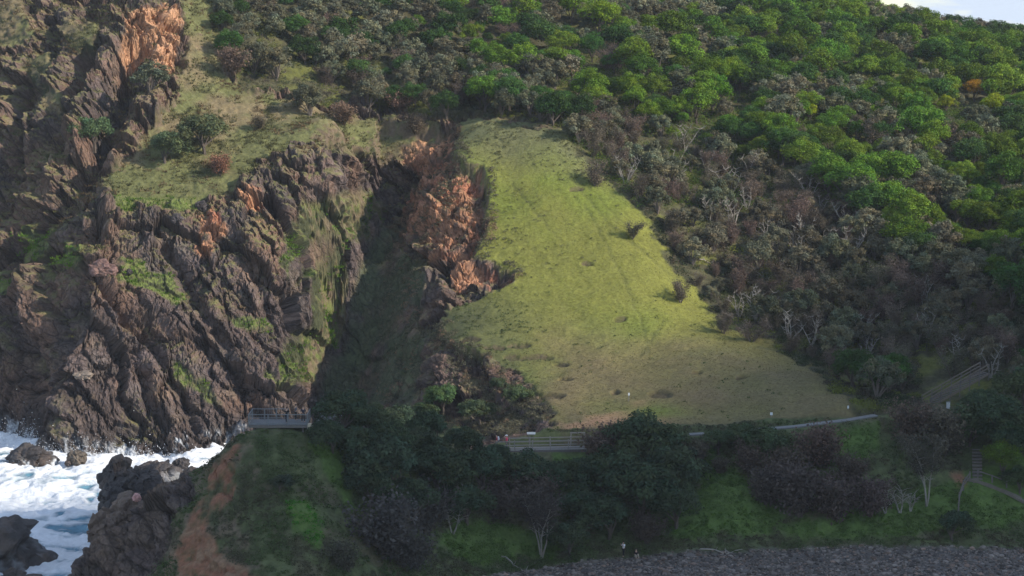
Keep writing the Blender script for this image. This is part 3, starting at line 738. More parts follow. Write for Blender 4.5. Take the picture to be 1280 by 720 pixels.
# special single trees seen in the photo: kind, px, py of base, scale, colour, label
special = [
 ('green', 768, 92, .62, (.75, 1.05, 2.4), 'pale blue-green tree among the bright crowns above the meadow'),
 ('green', 1012, 152, .55, (2.6, 1.9, 1.), 'small lime yellow tree in the middle of the forest'),
 ('green', 1242, 152, .85, (2.2, 1.6, 1.), 'large lime yellow tree near the right edge of the forest'),
 ('green', 1218, 128, .75, (3.9, 1.25, 1.2), 'orange tinted tree beside the lime yellow one at right'),
 ('green', 1182, 142, .6, (2.3, 1.6, 1.), 'lime yellow tree just left of the orange tinted one'),
 ('green', 750, 48, 1.25, (1.5, 1.35, 1.), 'tall bright yellow-green tree at the top centre of the hill'),
 ('green', 715, 30, 1.1, (1.5, 1.35, 1.), 'yellow-green tree left of the tallest bright tree at top centre'),
 ('dark', 740, 78, 1.0, (.9, 1.2, .9), 'deep green tree below the tall bright tree at top centre'),
 ('grey', 822, 92, 1.35, (.95, .95, 1.), 'big round grey-green tree right of the tall bright tree'),
 ('green', 890, 140, 1.15, (.8, 1.1, .9), 'broad green tree above the brown scrub in mid slope'),
 ('green', 925, 120, 1.0, (1.0, 1.05, .9), 'green tree just right of the broad one in mid slope'),
]
for sp_ in special:
    g = ground(sp_[1], sp_[2], 250)
    trees = [t for t in trees if abs(t[3] - sp_[1]) > 16 or not (-2 < (t[4] - sp_[2]) < 34)]
    put_tree(sp_[0], g[0], g[1], sp_[3] * 1.3, sp_[5], 'trees of the hillside forest', sp_[4], name=kindname[sp_[0]])
inview = [t for t in trees if 0 <= t[3] <= 1280 + 15 and t[4] > -8]
cnt = {}; singles = []; rest = []
LIM = {'green': 150, 'dark': 80, 'grey': 170, 'scrub': 280, 'bare': 60}
for t in inview:
    cnt[t[5]] = cnt.get(t[5], 0) + 1
    (singles if cnt[t[5]] <= LIM[t[5]] else rest).append(t)
rest += [t for t in trees if t not in inview]
zg = {}
for t in singles: zg.setdefault((zone(t[3], t[4]), t[5]), []).append(t)
for ((row, colz), kd), lst in zg.items():
    lst.sort(key=lambda t: t[3])
    for k, t in enumerate(lst):
        lab = ('%s of the %s %s, %s' % (ordn[k], kindword[kd], row, colz)) if len(lst) > 1 else ('the only one of the %s %s, %s' % (kindword[kd], row, colz))
        put_tree(kd, t[0], t[1], t[6], lab, kindword[kd] + ' on the hillside', tree_color(kd), name=kindname[kd], cat=kindcat[kd])
# everything farther: one mass
vs, fs, cs_ = [], [], []; nv = 0
for t in rest:
    k = KN[t[5]][rng.integers(len(KN[t[5]]))]
    if k.v is None: continue
    a = rng.uniform(0, 6.28); ca, sa = math.cos(a), math.sin(a)
    keepf = rng.random(len(k.f)) < .62
    v = k.v.reshape(-1, 4, 3)[keepf]; ctr = v.mean(1, keepdims=True); v = ctr + (v - ctr) * 1.25; v = v.reshape(-1, 3)
    c = k.col.reshape(-1, 4, 3)[keepf].reshape(-1, 3) * np.array(tree_color(t[5]))
    v = np.stack([v[:, 0] * ca - v[:, 1] * sa, v[:, 0] * sa + v[:, 1] * ca, v[:, 2]], 1) * t[6] + np.array([t[0], t[1], t[2] - .1])
    vs.append(v); fs.append(np.arange(len(v)).reshape(-1, 4) + nv); cs_.append(c); nv += len(v)
if vs:
    wf = link('distant_forest', raw_mesh('distant_forest', np.concatenate(vs), np.concatenate(fs), np.concatenate(cs_)), M_LEAF)
    tag(wf, 'dense green forest mass covering the upper hill up to the ridge', 'forest', kind='stuff')
print('trees', len(singles), len(rest), nv)

# ------------------------------------------------------------------ ground cover
def cover(name, n, xr, yr, test, mk, label, cat, seed):
    r = np.random.default_rng(seed)
    x = r.uniform(-.28, .28, n * 3) if xr is None else None
    y = r.uniform(yr[0], yr[1], n * 3); x = r.uniform(xr[0], xr[1], n * 3) * y
    z = HZ(x, y); px, py = proj(x, y, z)
    p = np.stack([x, y, z], 1); k = test(p, px, py, r); p = p[k][:n]; px = px[k][:n]; py = py[k][:n]
    v, f, c = mk(p, px, py, r)
    o = link(name, raw_mesh(name, v, f, c), M_LEAF); tag(o, label, cat, kind='stuff'); return o
def lookup(mask):
    A = mask.reshape(NY, NT).astype(float)
    return lambda x, y: HZ(x, y, A)
L_mead, L_for, L_grass, L_rock, L_red, L_beach, L_frock, L_fgreen, L_gul = [lookup(m) for m in (meadow, forestm, grassm, rockm, redm, beachm, frock, fgreen, gullyfloor)]
L_nz = lookup(nf[:, 2])
def tufts(p, h, spread, col, nb, r):
    n = len(p); pp = np.repeat(p, nb, 0); m = n * nb
    off = r.normal(0, 1, (m, 3)) * spread; off[:, 2] = 0
    hh = (np.repeat(h, nb) * r.uniform(.5, 1.2, m))[:, None]; d = off * .8 + r.normal(0, .25, (m, 3)) * hh; d[:, 2] = 0
    tip = pp + off + d + np.array([0, 0, 1]) * hh; side = r.normal(0, 1, (m, 3)); side[:, 2] *= .3; side /= np.linalg.norm(side, axis=1, keepdims=True)
    b0 = pp + off - np.array([0, 0, .05]); w = hh * .30
    v = np.stack([b0 - side * w, b0 + side * w, tip], 1).reshape(-1, 3); f = np.arange(m * 3).reshape(m, 3)
    c = np.repeat(np.repeat(col, nb, 0) * r.uniform(.8, 1.2, (m, 1)), 3, 0)
    return v, f, c
def clumps(p, h, col, nl, leaf, r):
    n = len(p); m = n * nl; pp = np.repeat(p, nl, 0); d = r.normal(0, 1, (m, 3)); d /= np.linalg.norm(d, axis=1, keepdims=True); d[:, 2] = np.abs(d[:, 2])
    hh = np.repeat(h, nl)[:, None]; pos = pp + d * hh * np.array([1.1, 1.1, .85])
    v, f = leaf_quads(pos, d, leaf, r); c = np.repeat(np.repeat(col, nl, 0) * r.uniform(.75, 1.25, (m, 1)), 4, 0)
    return v, f, c
# meadow tussocks: coarse on top and down the left side
def t_mead(p, px, py, r):
    m = L_mead(p[:, 0], p[:, 1]) > .6; n = fbm(p, 3.2, 3, 160); w = sstep(240, 175, py - .18 * (px - 680)) + sstep(690, 570, px) * .9 + .03
    return m & (p[:, 1] > 243) & (r.random(len(p)) < w * sstep(-.15, .35, n + .15))
def m_mead(p, px, py, r):
    c = np.array([.15, .15, .07]) * r.uniform(.75, 1.25, (len(p), 1)); lo = (py > 360)[:, None]; c = np.where(lo, c * np.array([.7, .85, .7]), c)
    return clumps(p, r.uniform(.14, .36, len(p)), c, 14, .10, r)
cover('tussock_grass', 4200, (-.03, .15), (243, 335), t_mead, m_mead, 'grey-green grass tussocks on the meadow', 'grass', 1)
# short meadow grass
def t_m2(p, px, py, r): return (L_mead(p[:, 0], p[:, 1]) > .6) & (p[:, 1] > 243)
def m_m2(p, px, py, r):
    c = np.array([.155, .175, .042]) * r.uniform(.75, 1.2, (len(p), 1)); w = sstep(380, 470, py)[:, None] * .8; c = c * (1 - w) + np.array([.17, .13, .07]) * w
    return clumps(p, r.uniform(.03, .06, len(p)), c, 8, .05, r)
cover('meadow_grass', 9000, (-.04, .18), (243, 335), t_m2, m_m2, 'short sunlit grass of the steep meadow', 'grass', 2)
# grass and low plants on the far cliff
def t_cl(p, px, py, r):
    g = (L_grass(p[:, 0], p[:, 1]) > .5); k = (L_rock(p[:, 0], p[:, 1]) > .5) & (L_nz(p[:, 0], p[:, 1]) > .62) & (fbm(p, 5, 3, 95) > -.1)
    k &= (r.random(len(p)) < .25 + .5 * sstep(330, 180, py)) & (py < 430)
    n = fbm(p, 2.5, 3, 161)
    return (p[:, 1] > 275) & ((g & (r.random(len(p)) < sstep(-.4, .3, n))) | k) & (px < 600)
def m_cl(p, px, py, r):
    c = np.array([.12, .118, .05]) * r.uniform(.7, 1.3, (len(p), 1)); n = fbm(p, 4, 3, 162)[:, None]; c = np.where(n > .1, c * np.array([1.35, .95, 1.2]), c)
    br = ((py > 245) & (L_grass(p[:, 0], p[:, 1]) > .5))[:, None]; c = np.where(br, np.array([.10, .18, .02]) * r.uniform(.8, 1.2, (len(p), 1)), c)
    return tufts(p, r.uniform(.12, .42, len(p)), .2, c, 8, r)
cover('cliff_grass', 17000, (-.28, 0), (280, 372), t_cl, m_cl, 'dry and green grass on the ledges of the sea cliff', 'grass', 3)
# low plants at the broken edge of meadow and gully
def t_ed(p, px, py, r):
    return (inpoly(px, py, [(500,420),(560,400),(610,440),(640,470),(690,515),(690,548),(480,540),(520,480)]) | inpoly(px, py, [(490,240),(560,160),(600,200),(520,330),(545,410),(480,520),(470,480)]) | inpoly(px, py, [(555,150),(575,150),(580,195),(612,200),(624,240),(618,300),(600,315),(650,328),(652,345),(610,372),(640,345),(590,325),(585,318),(602,290),(608,230),(600,208),(562,200)])) & (p[:, 1] > 250) & (fbm(p, 2.2, 3, 163) > -.12)
def m_ed(p, px, py, r):
    c = np.array([.13, .12, .075]) * r.uniform(.7, 1.4, (len(p), 1)); n = fbm(p, 3, 3, 164)[:, None]; c = np.where(n > .15, c * np.array([1.5, 1.1, 1.1]), c)
    return clumps(p, r.uniform(.2, .6, len(p)), c, 26, .10, r)
cover('edge_scrub', 4200, (-.07, .03), (250, 340), t_ed, m_ed, 'low brown and green scrub along the broken meadow edge', 'scrub', 4)
# undergrowth of the forest margin
def t_fu(p, px, py, r):
    return (L_for(p[:, 0], p[:, 1]) > .5) & (fbm(p, 3, 3, 165) > -.2) & (p[:, 1] > 243) & ~((px > 1150) & (py > 440))
def m_fu(p, px, py, r):
    n = fbm(p, 4, 3, 166)[:, None]; gr = ((px > 700) & (py < 260))[:, None]; c = np.where(gr, np.array([.085, .135, .022]), np.where(n > .2, np.array([.15, .17, .035]), np.where(n > -.1, np.array([.10, .085, .06]), np.array([.06, .075, .035])))) * r.uniform(.7, 1.3, (len(p), 1))
    return clumps(p, r.uniform(.25, .8, len(p)) * np.where(gr[:, 0], 1.7, 1.), c, 22, .11, r)
cover('forest_undergrowth', 20000, (-.16, .28), (243, 380), t_fu, m_fu, 'brown and green undergrowth below the hillside trees', 'undergrowth', 5)
# headland and foot slope cover
def t_hl(p, px, py, r):
    a = (L_red(p[:, 0], p[:, 1]) < .3) & (L_beach(p[:, 0], p[:, 1]) < .2) & (L_frock(p[:, 0], p[:, 1]) < .4) & (p[:, 2] > 1.2)
    dp = dline(p[:, 0], p[:, 1], [(q[0], q[1]) for q in path_w])
    return a & (p[:, 1] < 242) & (dp > 1.3) & ~((np.abs(p[:, 0] - pc[0]) < 4.2) & (np.abs(p[:, 1] - 212) < 2.6)) & ~((px > 625) & (px < 745) & (py < 575) & (py > 540)) & (fbm(p, 2.0, 3, 167) > -.25) & ~inpoly(px, py, [(1205,555),(1232,555),(1290,620),(1270,625),(1205,605)])
def m_hl(p, px, py, r):
    g = (L_fgreen(p[:, 0], p[:, 1]) > .5)[:, None]; n = fbm(p, 4, 3, 168)[:, None]
    c = np.where(n > .05, np.array([.095, .092, .052]), np.array([.075, .105, .038])); c = np.where(g, np.array([.085, .145, .03]), c) * r.uniform(.7, 1.3, (len(p), 1))
    br = inpoly(px, py, [(355,622),(385,628),(402,652),(404,690),(385,676),(368,655)])[:, None]; c = np.where(br, np.array([.06, .20, .02]) * r.uniform(.8, 1.2, (len(p), 1)), c)
    return clumps(p, r.uniform(.08, .32, len(p)) * (1 + 1.2 * (fbm(p, 3, 2, 169) > .2)), c, 18, .08, r)
cover('low_heath', 21000, (-.24, .28), (190, 243), t_hl, m_hl, 'low heath and grass on the shaded headland slope', 'heath', 6)
# pebbles
def ico():
    bm = bmesh.new(); bmesh.ops.create_icosphere(bm, subdivisions=1, radius=1); v = np.array([tuple(a.co) for a in bm.verts]); f = np.array([[b_.index for b_ in a.verts] for a in bm.faces]); bm.free(); return v, f
IV, IF = ico()
def t_pb(p, px, py, r): return (L_beach(p[:, 0], p[:, 1]) > .35) & (px > 560) & (px < 1300) & (p[:, 1] > 205)
def m_pb(p, px, py, r):
    n = len(p); s = r.uniform(.05, .19, n) * np.where(r.random(n) < .06, 2.2, 1); sc3 = r.uniform(.6, 1.2, (n, 1, 3)) * np.array([1.15, 1.15, .65])
    a = r.uniform(0, 6.28, n); v = IV[None] * sc3 * s[:, None, None] * r.uniform(.85, 1.15, (n, len(IV), 1))
    v = np.stack([v[..., 0] * np.cos(a)[:, None] - v[..., 1] * np.sin(a)[:, None], v[..., 0] * np.sin(a)[:, None] + v[..., 1] * np.cos(a)[:, None], v[..., 2]], 2) + p[:, None] + np.array([0, 0, .03])
    f = IF[None] + (np.arange(n) * len(IV))[:, None, None]; c = np.array([.135, .115, .10]) * r.uniform(.35, 2.0, (n, 1)) * np.where(r.random((n, 1)) < .2, np.array([1.15, .95, .85]), 1)
    return v.reshape(-1, 3), f.reshape(-1, 3), np.repeat(c, len(IV), 0)
pb = cover('pebbles', 17000, (-.02, .29), (205, 226), t_pb, m_pb, 'grey pebble beach along the bottom edge', 'pebbles', 7)
pb.data.materials.clear(); pb.data.materials.append(M_GROUND)

# ------------------------------------------------------------------ foreground shrubs: px, py of the crown's middle, radius px, kind, tint, label
def shrub_at(px, py, rp, kind, tint, label, name='coastal_shrub', cat='shrub', group='dark shrubs on the headland and path slope', y0=190, sz=.9, var=None):
    # the crown's middle sits about 2.1 m * s above its foot
    g = ground(px, py + rp * .85, y0)
    s = rp / (F / g[1]) / 2.55 * (1.28 if kind in ('bush', 'twiggy') else 1.15)
    return put_tree(kind, g[0], g[1], s, label, group, tint, name=name, cat=cat, sz=sz, var=var)
G1 = (1, 1, 1)
shr = [
 (430,517,34,'bush',G1,'round dark green shrub just right of the lookout platform'),
 (465,527,28,'bush',(1.1,1.05,1.),'second dark shrub right of the lookout platform'),
 (500,533,26,'bush',G1,'third dark shrub right of the lookout platform'),
 (541,538,26,'bush',(.9,.95,.9),'fourth dark shrub right of the lookout platform'),
 (575,556,26,'bush',G1,'dark shrub two crowns left of the timber bridge'),
 (452,560,30,'bush',(.9,.95,.95),'dark shrub below the gap between first two platform shrubs'),
 (490,585,44,'bush',(1.,1.,1.05),'large dark shrub in the middle of the headland slope'),
 (545,588,38,'bush',(.95,.95,.95),'dark shrub right of the large mid headland shrub'),
 (604,590,34,'bush',(.9,.95,.95),'dark shrub below and left of the timber bridge'),
 (645,592,32,'bush',(.95,.95,.95),'dark shrub directly below the left end of the bridge'),
 (620,568,16,'bush',(1.1,1.1,1.1),'small dark shrub at the left end of the bridge'),
 (415,545,24,'bush',G1,'dark shrub at the right foot of the lookout footing'),
 (478,552,28,'bush',(.95,1.,.95),'dark shrub in front of the second platform shrub'),
 (515,560,30,'bush',(1.,.95,.95),'dark shrub in front of the third platform shrub'),
 (560,600,32,'bush',(.9,.95,.9),'dark shrub on the mid slope left of the bridge foot'),
 (583,628,32,'bush',(.85,.9,.9),'dark shrub left above the tree with pale forked trunks'),
 (625,625,30,'twiggy',(.95,.85,.9),'brown shrub behind the tree with pale forked trunks'),
 (660,620,34,'twiggy',(.95,.85,.85),'brown domed shrub over the tree with pale forked trunks'),
 (690,605,28,'bush',(.85,.9,.85),'dark shrub on the slope below the right half of the bridge'),
 (505,625,32,'bush',(.85,.88,.9),'dark shrub directly below the large mid headland shrub'),
 (465,610,28,'bush',(.85,.88,.9),'dark shrub left below the large mid headland shrub'),
 (520,690,30,'twiggy',(.75,.8,.9),'low grey twiggy shrub at the bottom of the headland'),
 (725,600,30,'bush',(.9,.92,.88),'dark shrub between bridge end and the big cluster'),
 (785,585,36,'bush',(1.,1.,.95),'dark shrub in the upper middle of the big cluster'),
 (533,632,40,'twiggy',(.75,.78,.9),'greyish twiggy shrub left of the bare-trunked tree'),
 (486,660,48,'twiggy',(.85,.88,1.05),'wide misty grey twiggy shrub low on the headland slope'),
 (350,605,13,'bush',(.9,.85,1.),'low dark shrub in the middle of the headland face'),
 (435,695,24,'twiggy',(.8,.9,.8),'twiggy shrub at the foot of the bright green patch'),
 (755,560,34,'twiggy',(1.25,1.0,1.),'brownish shrub just right of the timber bridge'),
 (802,560,46,'bush',(1.1,1.1,1.),'large dark dome shrub at the meadow foot right of the bridge'),
 (840,590,38,'bush',G1,'dark shrub right of the large dome shrub'),
 (760,602,38,'bush',(.9,.95,.9),'dark shrub below the brownish shrub right of the bridge'),
 (800,620,46,'bush',(.85,.9,.85),'big dark shrub in the centre of the cluster above the standing walker'),
 (845,632,34,'bush',(.85,.9,.9),'dark shrub at the lower right of the cluster'),
 (762,646,32,'bush',(.85,.9,.85),'dark shrub just above the standing walker'),
 (718,640,30,'bush',(.85,.9,.85),'dark shrub between the bare-trunked tree and the cluster'),
 (712,672,26,'bush',(1.,1.,1.),'small dark shrub right of the bare trunks near the beach'),
 (808,660,24,'twiggy',(.9,.8,.8),'brown twiggy shrub behind the seated walker'),
 (868,566,22,'twiggy',(1.05,1.05,.9),'small twiggy shrub at the right foot of the dome shrub'),
 (898,552,18,'bush',(1.3,1.3,1.1),'small shrub at the left end of the concrete path'),
 (925,546,20,'bush',(1.3,1.3,1.1),'second small shrub along the concrete path'),
 (958,552,26,'bush',(1.2,1.2,1.),'leafy shrub hiding the middle of the concrete path'),
 (900,580,14,'twiggy',(1.1,1.1,1.),'little twiggy shrub on the green knoll'),
 (935,572,24,'twiggy',(1.2,1.,1.),'brown shrub below the leafy path shrub'),
 (975,582,30,'twiggy',(1.1,.95,.9),'brown shrub right below the leafy path shrub'),
 (1030,560,32,'twiggy',(1.35,1.,1.),'reddish brown shrub below the bend of the path'),
 (1000,612,40,'twiggy',(.95,.85,.95),'large purplish grey shrub on the slope below the path'),
 (960,608,30,'twiggy',(.9,.85,.9),'purplish grey shrub left of the largest one below the path'),
 (1045,620,36,'twiggy',(1.,.85,.95),'purplish shrub right of the largest one below the path'),
 (1088,622,30,'twiggy',(1.05,.85,1.),'purplish shrub beside the dead stumps'),
 (1065,585,24,'twiggy',(1.1,.95,.95),'brown shrub above the purplish shrubs'),
 (1135,532,32,'twiggy',(1.3,1.05,1.),'brown shrub below the boardwalk landing'),
 (1180,540,34,'twiggy',(1.15,1.1,.95),'broad brown-green shrub below the white post'),
 (1212,540,22,'bush',(1.1,1.2,1.),'dark shrub at the head of the lower steps'),
 (1190,657,22,'bush',(.85,.9,.9),'low round dark shrub above the right part of the beach'),
 (1252,580,24,'green',(.9,.85,1.1),'light green bush right of the lower steps'),
 (1275,600,20,'bush',(1.,1.1,.9),'dark bush at the right edge below the light green one'),
 (1250,528,40,'bush',(1.,1.05,.95),'large dark shrub right of the white post'),
 (1282,490,40,'bush',(1.2,1.15,1.),'dark shrub at the right edge beside the stair'),
 (1262,550,30,'bush',(.9,1.,.9),'dark shrub above the light green bush'),
 (1222,505,22,'bush',(.9,1.,.9),'dark shrub under the timber stair'),
]
for (px, py, rp, kd, tn, lab) in shr:
    shrub_at(px, py, rp, kd, tn, lab, sz=.95 if kd == 'bush' else 1.)
# pale multi-stemmed trees in the foreground
def stem_tree(px, py, hpx, label, seed, color, nleaf=3500, name='bare_tree', stems=4, leaf=.1, spread=1.):
    g = ground(px, py, 190); h = hpx / (F / g[1]); r = np.random.default_rng(seed); paths = []; ends = []
    for s in range(stems):
        a = s / stems * 6.28 + r.uniform(-.4, .4); p = Vector((0, 0, -.3)); sp2 = r.uniform(.12, .4) * spread; d = Vector((math.cos(a) * sp2, math.sin(a) * sp2, 1)).normalized(); pl = [tuple(p)]; rd = [.13]
        for i in range(7):
            p = p + d * h / 7.5; d = (d + Vector((r.uniform(-.2, .2), r.uniform(-.2, .2), .03))).normalized(); pl.append(tuple(p)); rd.append(.12 * (1 - (i + 1) / 8.5))
            if i > 1:
                for _ in range(4):
                    a2 = r.uniform(0, 6.28); e = p + Vector((math.cos(a2), math.sin(a2), r.uniform(.2, .9))) * r.uniform(.4, 1.5); m_ = p.lerp(e, .5) + Vector((0, 0, .12))
                    paths.append(([tuple(p), tuple(m_), tuple(e)], [.035, .025, .01])); ends += [tuple(e), tuple(m_)]
        paths.append((pl, rd))
    root = empty(name, tuple(g)); tag(root, label, 'bare tree', None); tb = tube_arrays(paths, 5); tb.build('trunk', M_BARK, root, True)
    if nleaf:
        E = np.array(ends); E = E[E[:, 2] > h * .45]; pk = r.integers(0, len(E), nleaf); pos = E[pk] + r.normal(0, .35, (nleaf, 3)); v, f = leaf_quads(pos, np.tile([0, 0, .6], (nleaf, 1)), leaf, r)
        c = np.repeat((r.uniform(.7, 1.3, len(E))[pk] * r.uniform(.7, 1.3, nleaf))[:, None] * np.array(color), 4, 0); link('crown', raw_mesh('crown', v, f, c), M_LEAF, root)
    return root
stem_tree(677, 697, 88, 'tree with pale forked trunks above the left end of the beach', 11, (.085, .07, .06), 5000)
stem_tree(1158, 634, 95, 'tree with twin pale trunks left of the lower steps', 12, (.10, .09, .065), 6500, stems=3, spread=.45)
stem_tree(566, 668, 40, 'thin bare sapling on the green foot of the headland', 13, (.08, .08, .05), 0, stems=2)
for k, (px, py, h) in enumerate([(1082,640,28),(1096,642,34),(1107,644,26),(1125,642,34),(1138,640,22)]):
    stem_tree(px, py, h, '%s of the five dead grey stumps on the slope' % ordn[k], 20 + k, (.1, .1, .1), 0, name='dead_stump', stems=2)
# lone shrubs on the far cliff and scrub margin
far = [
 (256,168,30,'bush',(1.8,1.5,1.3),'tall grey-green shrub on the grassy cliff shoulder'),
 (206,184,24,'bush',(1.7,1.55,1.3),'round grey-green shrub left of the tall one on the shoulder'),
 (188,98,24,'grey',(.75,.8,.8),'olive shrub with pale trunk below the upper orange slip'),
 (275,206,17,'twiggy',(2.4,1.35,1.1),'reddish brown dry shrub at the foot of the tall one'),
 (118,165,24,'bush',(1.4,1.6,1.4),'green shrub in the shaded ravine of the left cliff'),
 (292,75,22,'twiggy',(1.8,1.4,1.3),'pinkish dry shrub at the left end of the hill scrub'),
 (318,72,24,'grey',(.9,.85,.8),'pale bushy shrub above the grassy shoulder'),
 (345,80,24,'grey',(.95,.85,.8),'second pale bushy shrub above the grassy shoulder'),
 (388,125,24,'grey',(.8,.8,.8),'grey shrub standing forward of the hill scrub'),
 (430,142,18,'twiggy',(2.,1.5,1.3),'brown dry shrub on the upper grass slope'),
 (460,118,24,'grey',(.85,.8,.8),'grey shrub above the brown dry shrub'),
 (500,125,18,'twiggy',(2.,1.4,1.3),'pinkish brown shrub above the gully head'),
 (325,152,11,'twiggy',(1.5,1.4,1.1),'small brown shrub alone on the upper grass slope'),
 (520,158,16,'twiggy',(1.6,1.4,1.2),'brown shrub at the very head of the gully'),
 (622,480,11,'bush',(1.1,1.1,1.1),'small dark shrub at the lower left meadow edge'),
 (600,515,20,'bush',(1.3,1.2,1.1),'olive shrub above the left end of the bridge'),
 (555,500,22,'bush',(1.5,1.7,1.1),'green lit shrub above the path to the platform'),
 (530,515,18,'bush',(1.1,1.2,1.),'darker shrub beside the green lit one'),
 (650,520,16,'bush',(1.4,1.4,1.2),'low olive shrub just above the bridge'),
 (745,215,22,'scrub',(1.,1.,1.),'grey twiggy shrub on the right shoulder of the meadow'),
 (790,285,16,'scrub',(.7,.8,.8),'dark twiggy shrub on the right meadow margin'),
 (850,362,20,'scrub',(.8,.85,.9),'dark twiggy shrub midway down the right meadow margin'),
 (905,400,20,'scrub',(.8,.85,.9),'dark twiggy shrub low on the right meadow margin'),
 (940,410,20,'scrub',(.9,.9,1.),'brown twiggy shrub low on the right meadow margin'),
 (985,432,18,'scrub',(.9,.9,.9),'brown twiggy shrub at the lower right meadow corner'),
]
for (px, py, rp, kd, tn, lab) in far:
    shrub_at(px, py, rp, kd, tn, lab, y0=262 if py > 450 else 275, group='lone shrubs on the cliff and meadow edges', name='lone_shrub')
# fallen pale branches
def log(px, py, L_, rz, label, seed, name='fallen_branch', y0=250, rad=.11):
    g = ground(px, py, y0); r = np.random.default_rng(seed); mb = MB(); d = np.array([math.cos(rz), math.sin(rz)]); pl = []
    for i in range(9):
        t = i / 8 * L_ - L_ / 2; x, y = g[0] + d[0] * t + r.normal(0, .12), g[1] + d[1] * t + r.normal(0, .12); z = float(HZ(np.array([x]), np.array([y]))[0]) + .25 + .25 * math.sin(i * .9)
        pl.append((x - g[0], y - g[1], z - g[2]))
    mb.tube(pl, [rad * (1 - i / 11) for i in range(9)], 6)
    for i in (3, 5, 6):
        p = Vector(pl[i]); e = p + Vector((r.uniform(-.8, .8), r.uniform(-.8, .8), r.uniform(.3, 1.))); mb.tube([tuple(p), tuple(e)], [rad * .5, rad * .15], 5)
    o = mb.build(name, M_BARK, None, True); o.location = tuple(g); tag(o, label, 'branch')
log(950, 345, 7., -.9, 'long pale fallen branch in the scrub right of the meadow', 1)
log(948, 292, 3., .1, 'short pale log in the scrub right of the meadow', 2)
log(995, 250, 5.5, -1.1, 'bright pale leaning branch high in the brown scrub', 3, rad=.16)
log(885, 330, 3., .3, 'thin pale branch on the right edge of the meadow', 4)
log(648, 712, 4.2, -.5, 'pale driftwood log at the left end of the pebble beach', 5, 'driftwood_log', 190)
log(900, 693, 5., .15, 'brown driftwood trunk lying at the top of the beach', 6, 'driftwood_log', 190)

# ------------------------------------------------------------------ rocks
def rock(px, py, Y, size, label, seed, name='sea_rock', col=(.06, .052, .05), sub=5, rz=0, foamy=0, group=None, sink=.3):
    """Y None: lies on the ground there"""
    c = P(px, py, Y) if Y else ground(px, py, 190)
    bm = bmesh.new(); bmesh.ops.create_icosphere(bm, subdivisions=sub, radius=1); v = np.array([tuple(a.co) for a in bm.verts]); f = np.array([[q_.index for q_ in a.verts] for a in bm.faces]); bm.free()
    w = v * np.array(size); f1, f2, off, hs = voro(w / (max(size) * .45) + seed * 7.7, seed); g1, g2, _, gs = voro(w / (max(size) * .17) + seed, seed + 5)
    d = 1 + (hs[:, 0] - .5) * .34 + (off @ (np.array([.5, .3, -.4]))) * .35 - .10 * np.exp(-(f2 - f1) / .05) + (gs[:, 0] - .5) * .09 - .03 * np.exp(-(g2 - g1) / .05) + fbm(w, max(size) * .7, 3, seed) * .22
    w = w * d[:, None]
    ca, sa = math.cos(rz), math.sin(rz); w = np.stack([w[:, 0] * ca - w[:, 1] * sa, w[:, 0] * sa + w[:, 1] * ca, w[:, 2]], 1)
    cc = np.array(col) * (.75 + .5 * hs[:, 1:2]) * (1 + .3 * fbm(w, .6, 3, seed)[:, None])
    cc = mixc(cc, (.16, .11, .08), sstep(0, .5, fbm(w, 2., 3, seed + 3)) * .35)
    if foamy:
        fo_ = sstep(.05, .3, fbm(w * np.array([1, 1, .3]), .9, 3, seed + 8)) * sstep(size[2] * .8, -.2, w[:, 2]); cc = mixc(cc, (.75, .78, .8), fo_ * foamy)
    me = raw_mesh(name, w, f, cc); me.attributes.new('wet', 'FLOAT', 'POINT').data.foreach_set('value', np.full(len(w), .6 if Y else 0., np.float32))
    o = link(name, me, M_GROUND); o.location = (c[0], c[1], c[2] + (size[2] * (1 - sink) if Y is None else 0)); tag(o, label, 'rock', group); return o
rock(40,575,273,(3.4,2.6,1.9),'dark wave-washed dome rock in the white surf at left', 1, foamy=.75)
rock(-8,700,222,(5.6,4.6,4.6),'large dark rock in the bottom left corner', 2, rz=.5, foamy=.2)
rock(22,738,216,(3.2,2.6,1.9),'dark rock shelf below the large corner rock', 12, rz=.2, foamy=.2)
rock(97,573,272,(1.3,1.2,1.1),'small brown rock between surf and cliff foot', 3, col=(.11,.09,.07), sub=4)
rock(85,579,271,(.5,.5,.4),'tiny dark rock beside the small brown rock', 4, sub=3)
rock(200,592,262,(2.9,2.5,1.6),'dark rounded rock at the mouth of the inlet', 5, foamy=.3)
rock(227,580,268,(1.1,1.,.8),'small dark rock right of the rounded inlet rock', 6, sub=4)
rock(243,600,255,(1.9,1.8,1.7),'dark boulder against the headland foot by the inlet', 7, sub=4)
rock(150,600,243,(2.1,2.2,2.6),'tall dark jagged outcrop at the tip of the headland', 8, rz=.3)
rock(178,603,240,(2.6,2.2,2.2),'dark jagged outcrop behind the pink boulder', 9)
rock(140,625,236,(1.6,1.8,2.2),'dark low outcrop in front of the tall jagged one', 10)
rock(160,650,228,(3.0,2.6,2.6),'brown blocky outcrop below the pink boulder', 11, col=(.17,.12,.09))
rock(128,668,222,(1.5,1.8,2.5),'brown upright outcrop beside the sea', 13, col=(.17,.12,.09))
rock(146,698,216,(2.6,2.2,2.5),'brown outcrop at the waterline left of the red track', 14, col=(.16,.11,.08))
rock(112,712,214,(1.6,1.8,1.6),'low brown outcrop nearest the corner rock', 15, col=(.15,.10,.075))
rock(171,622,214.5,(.48,.42,.45),'pale pink boulder perched on the dark headland rocks', 16, col=(.62,.34,.30), sub=4, name='pink_boulder')
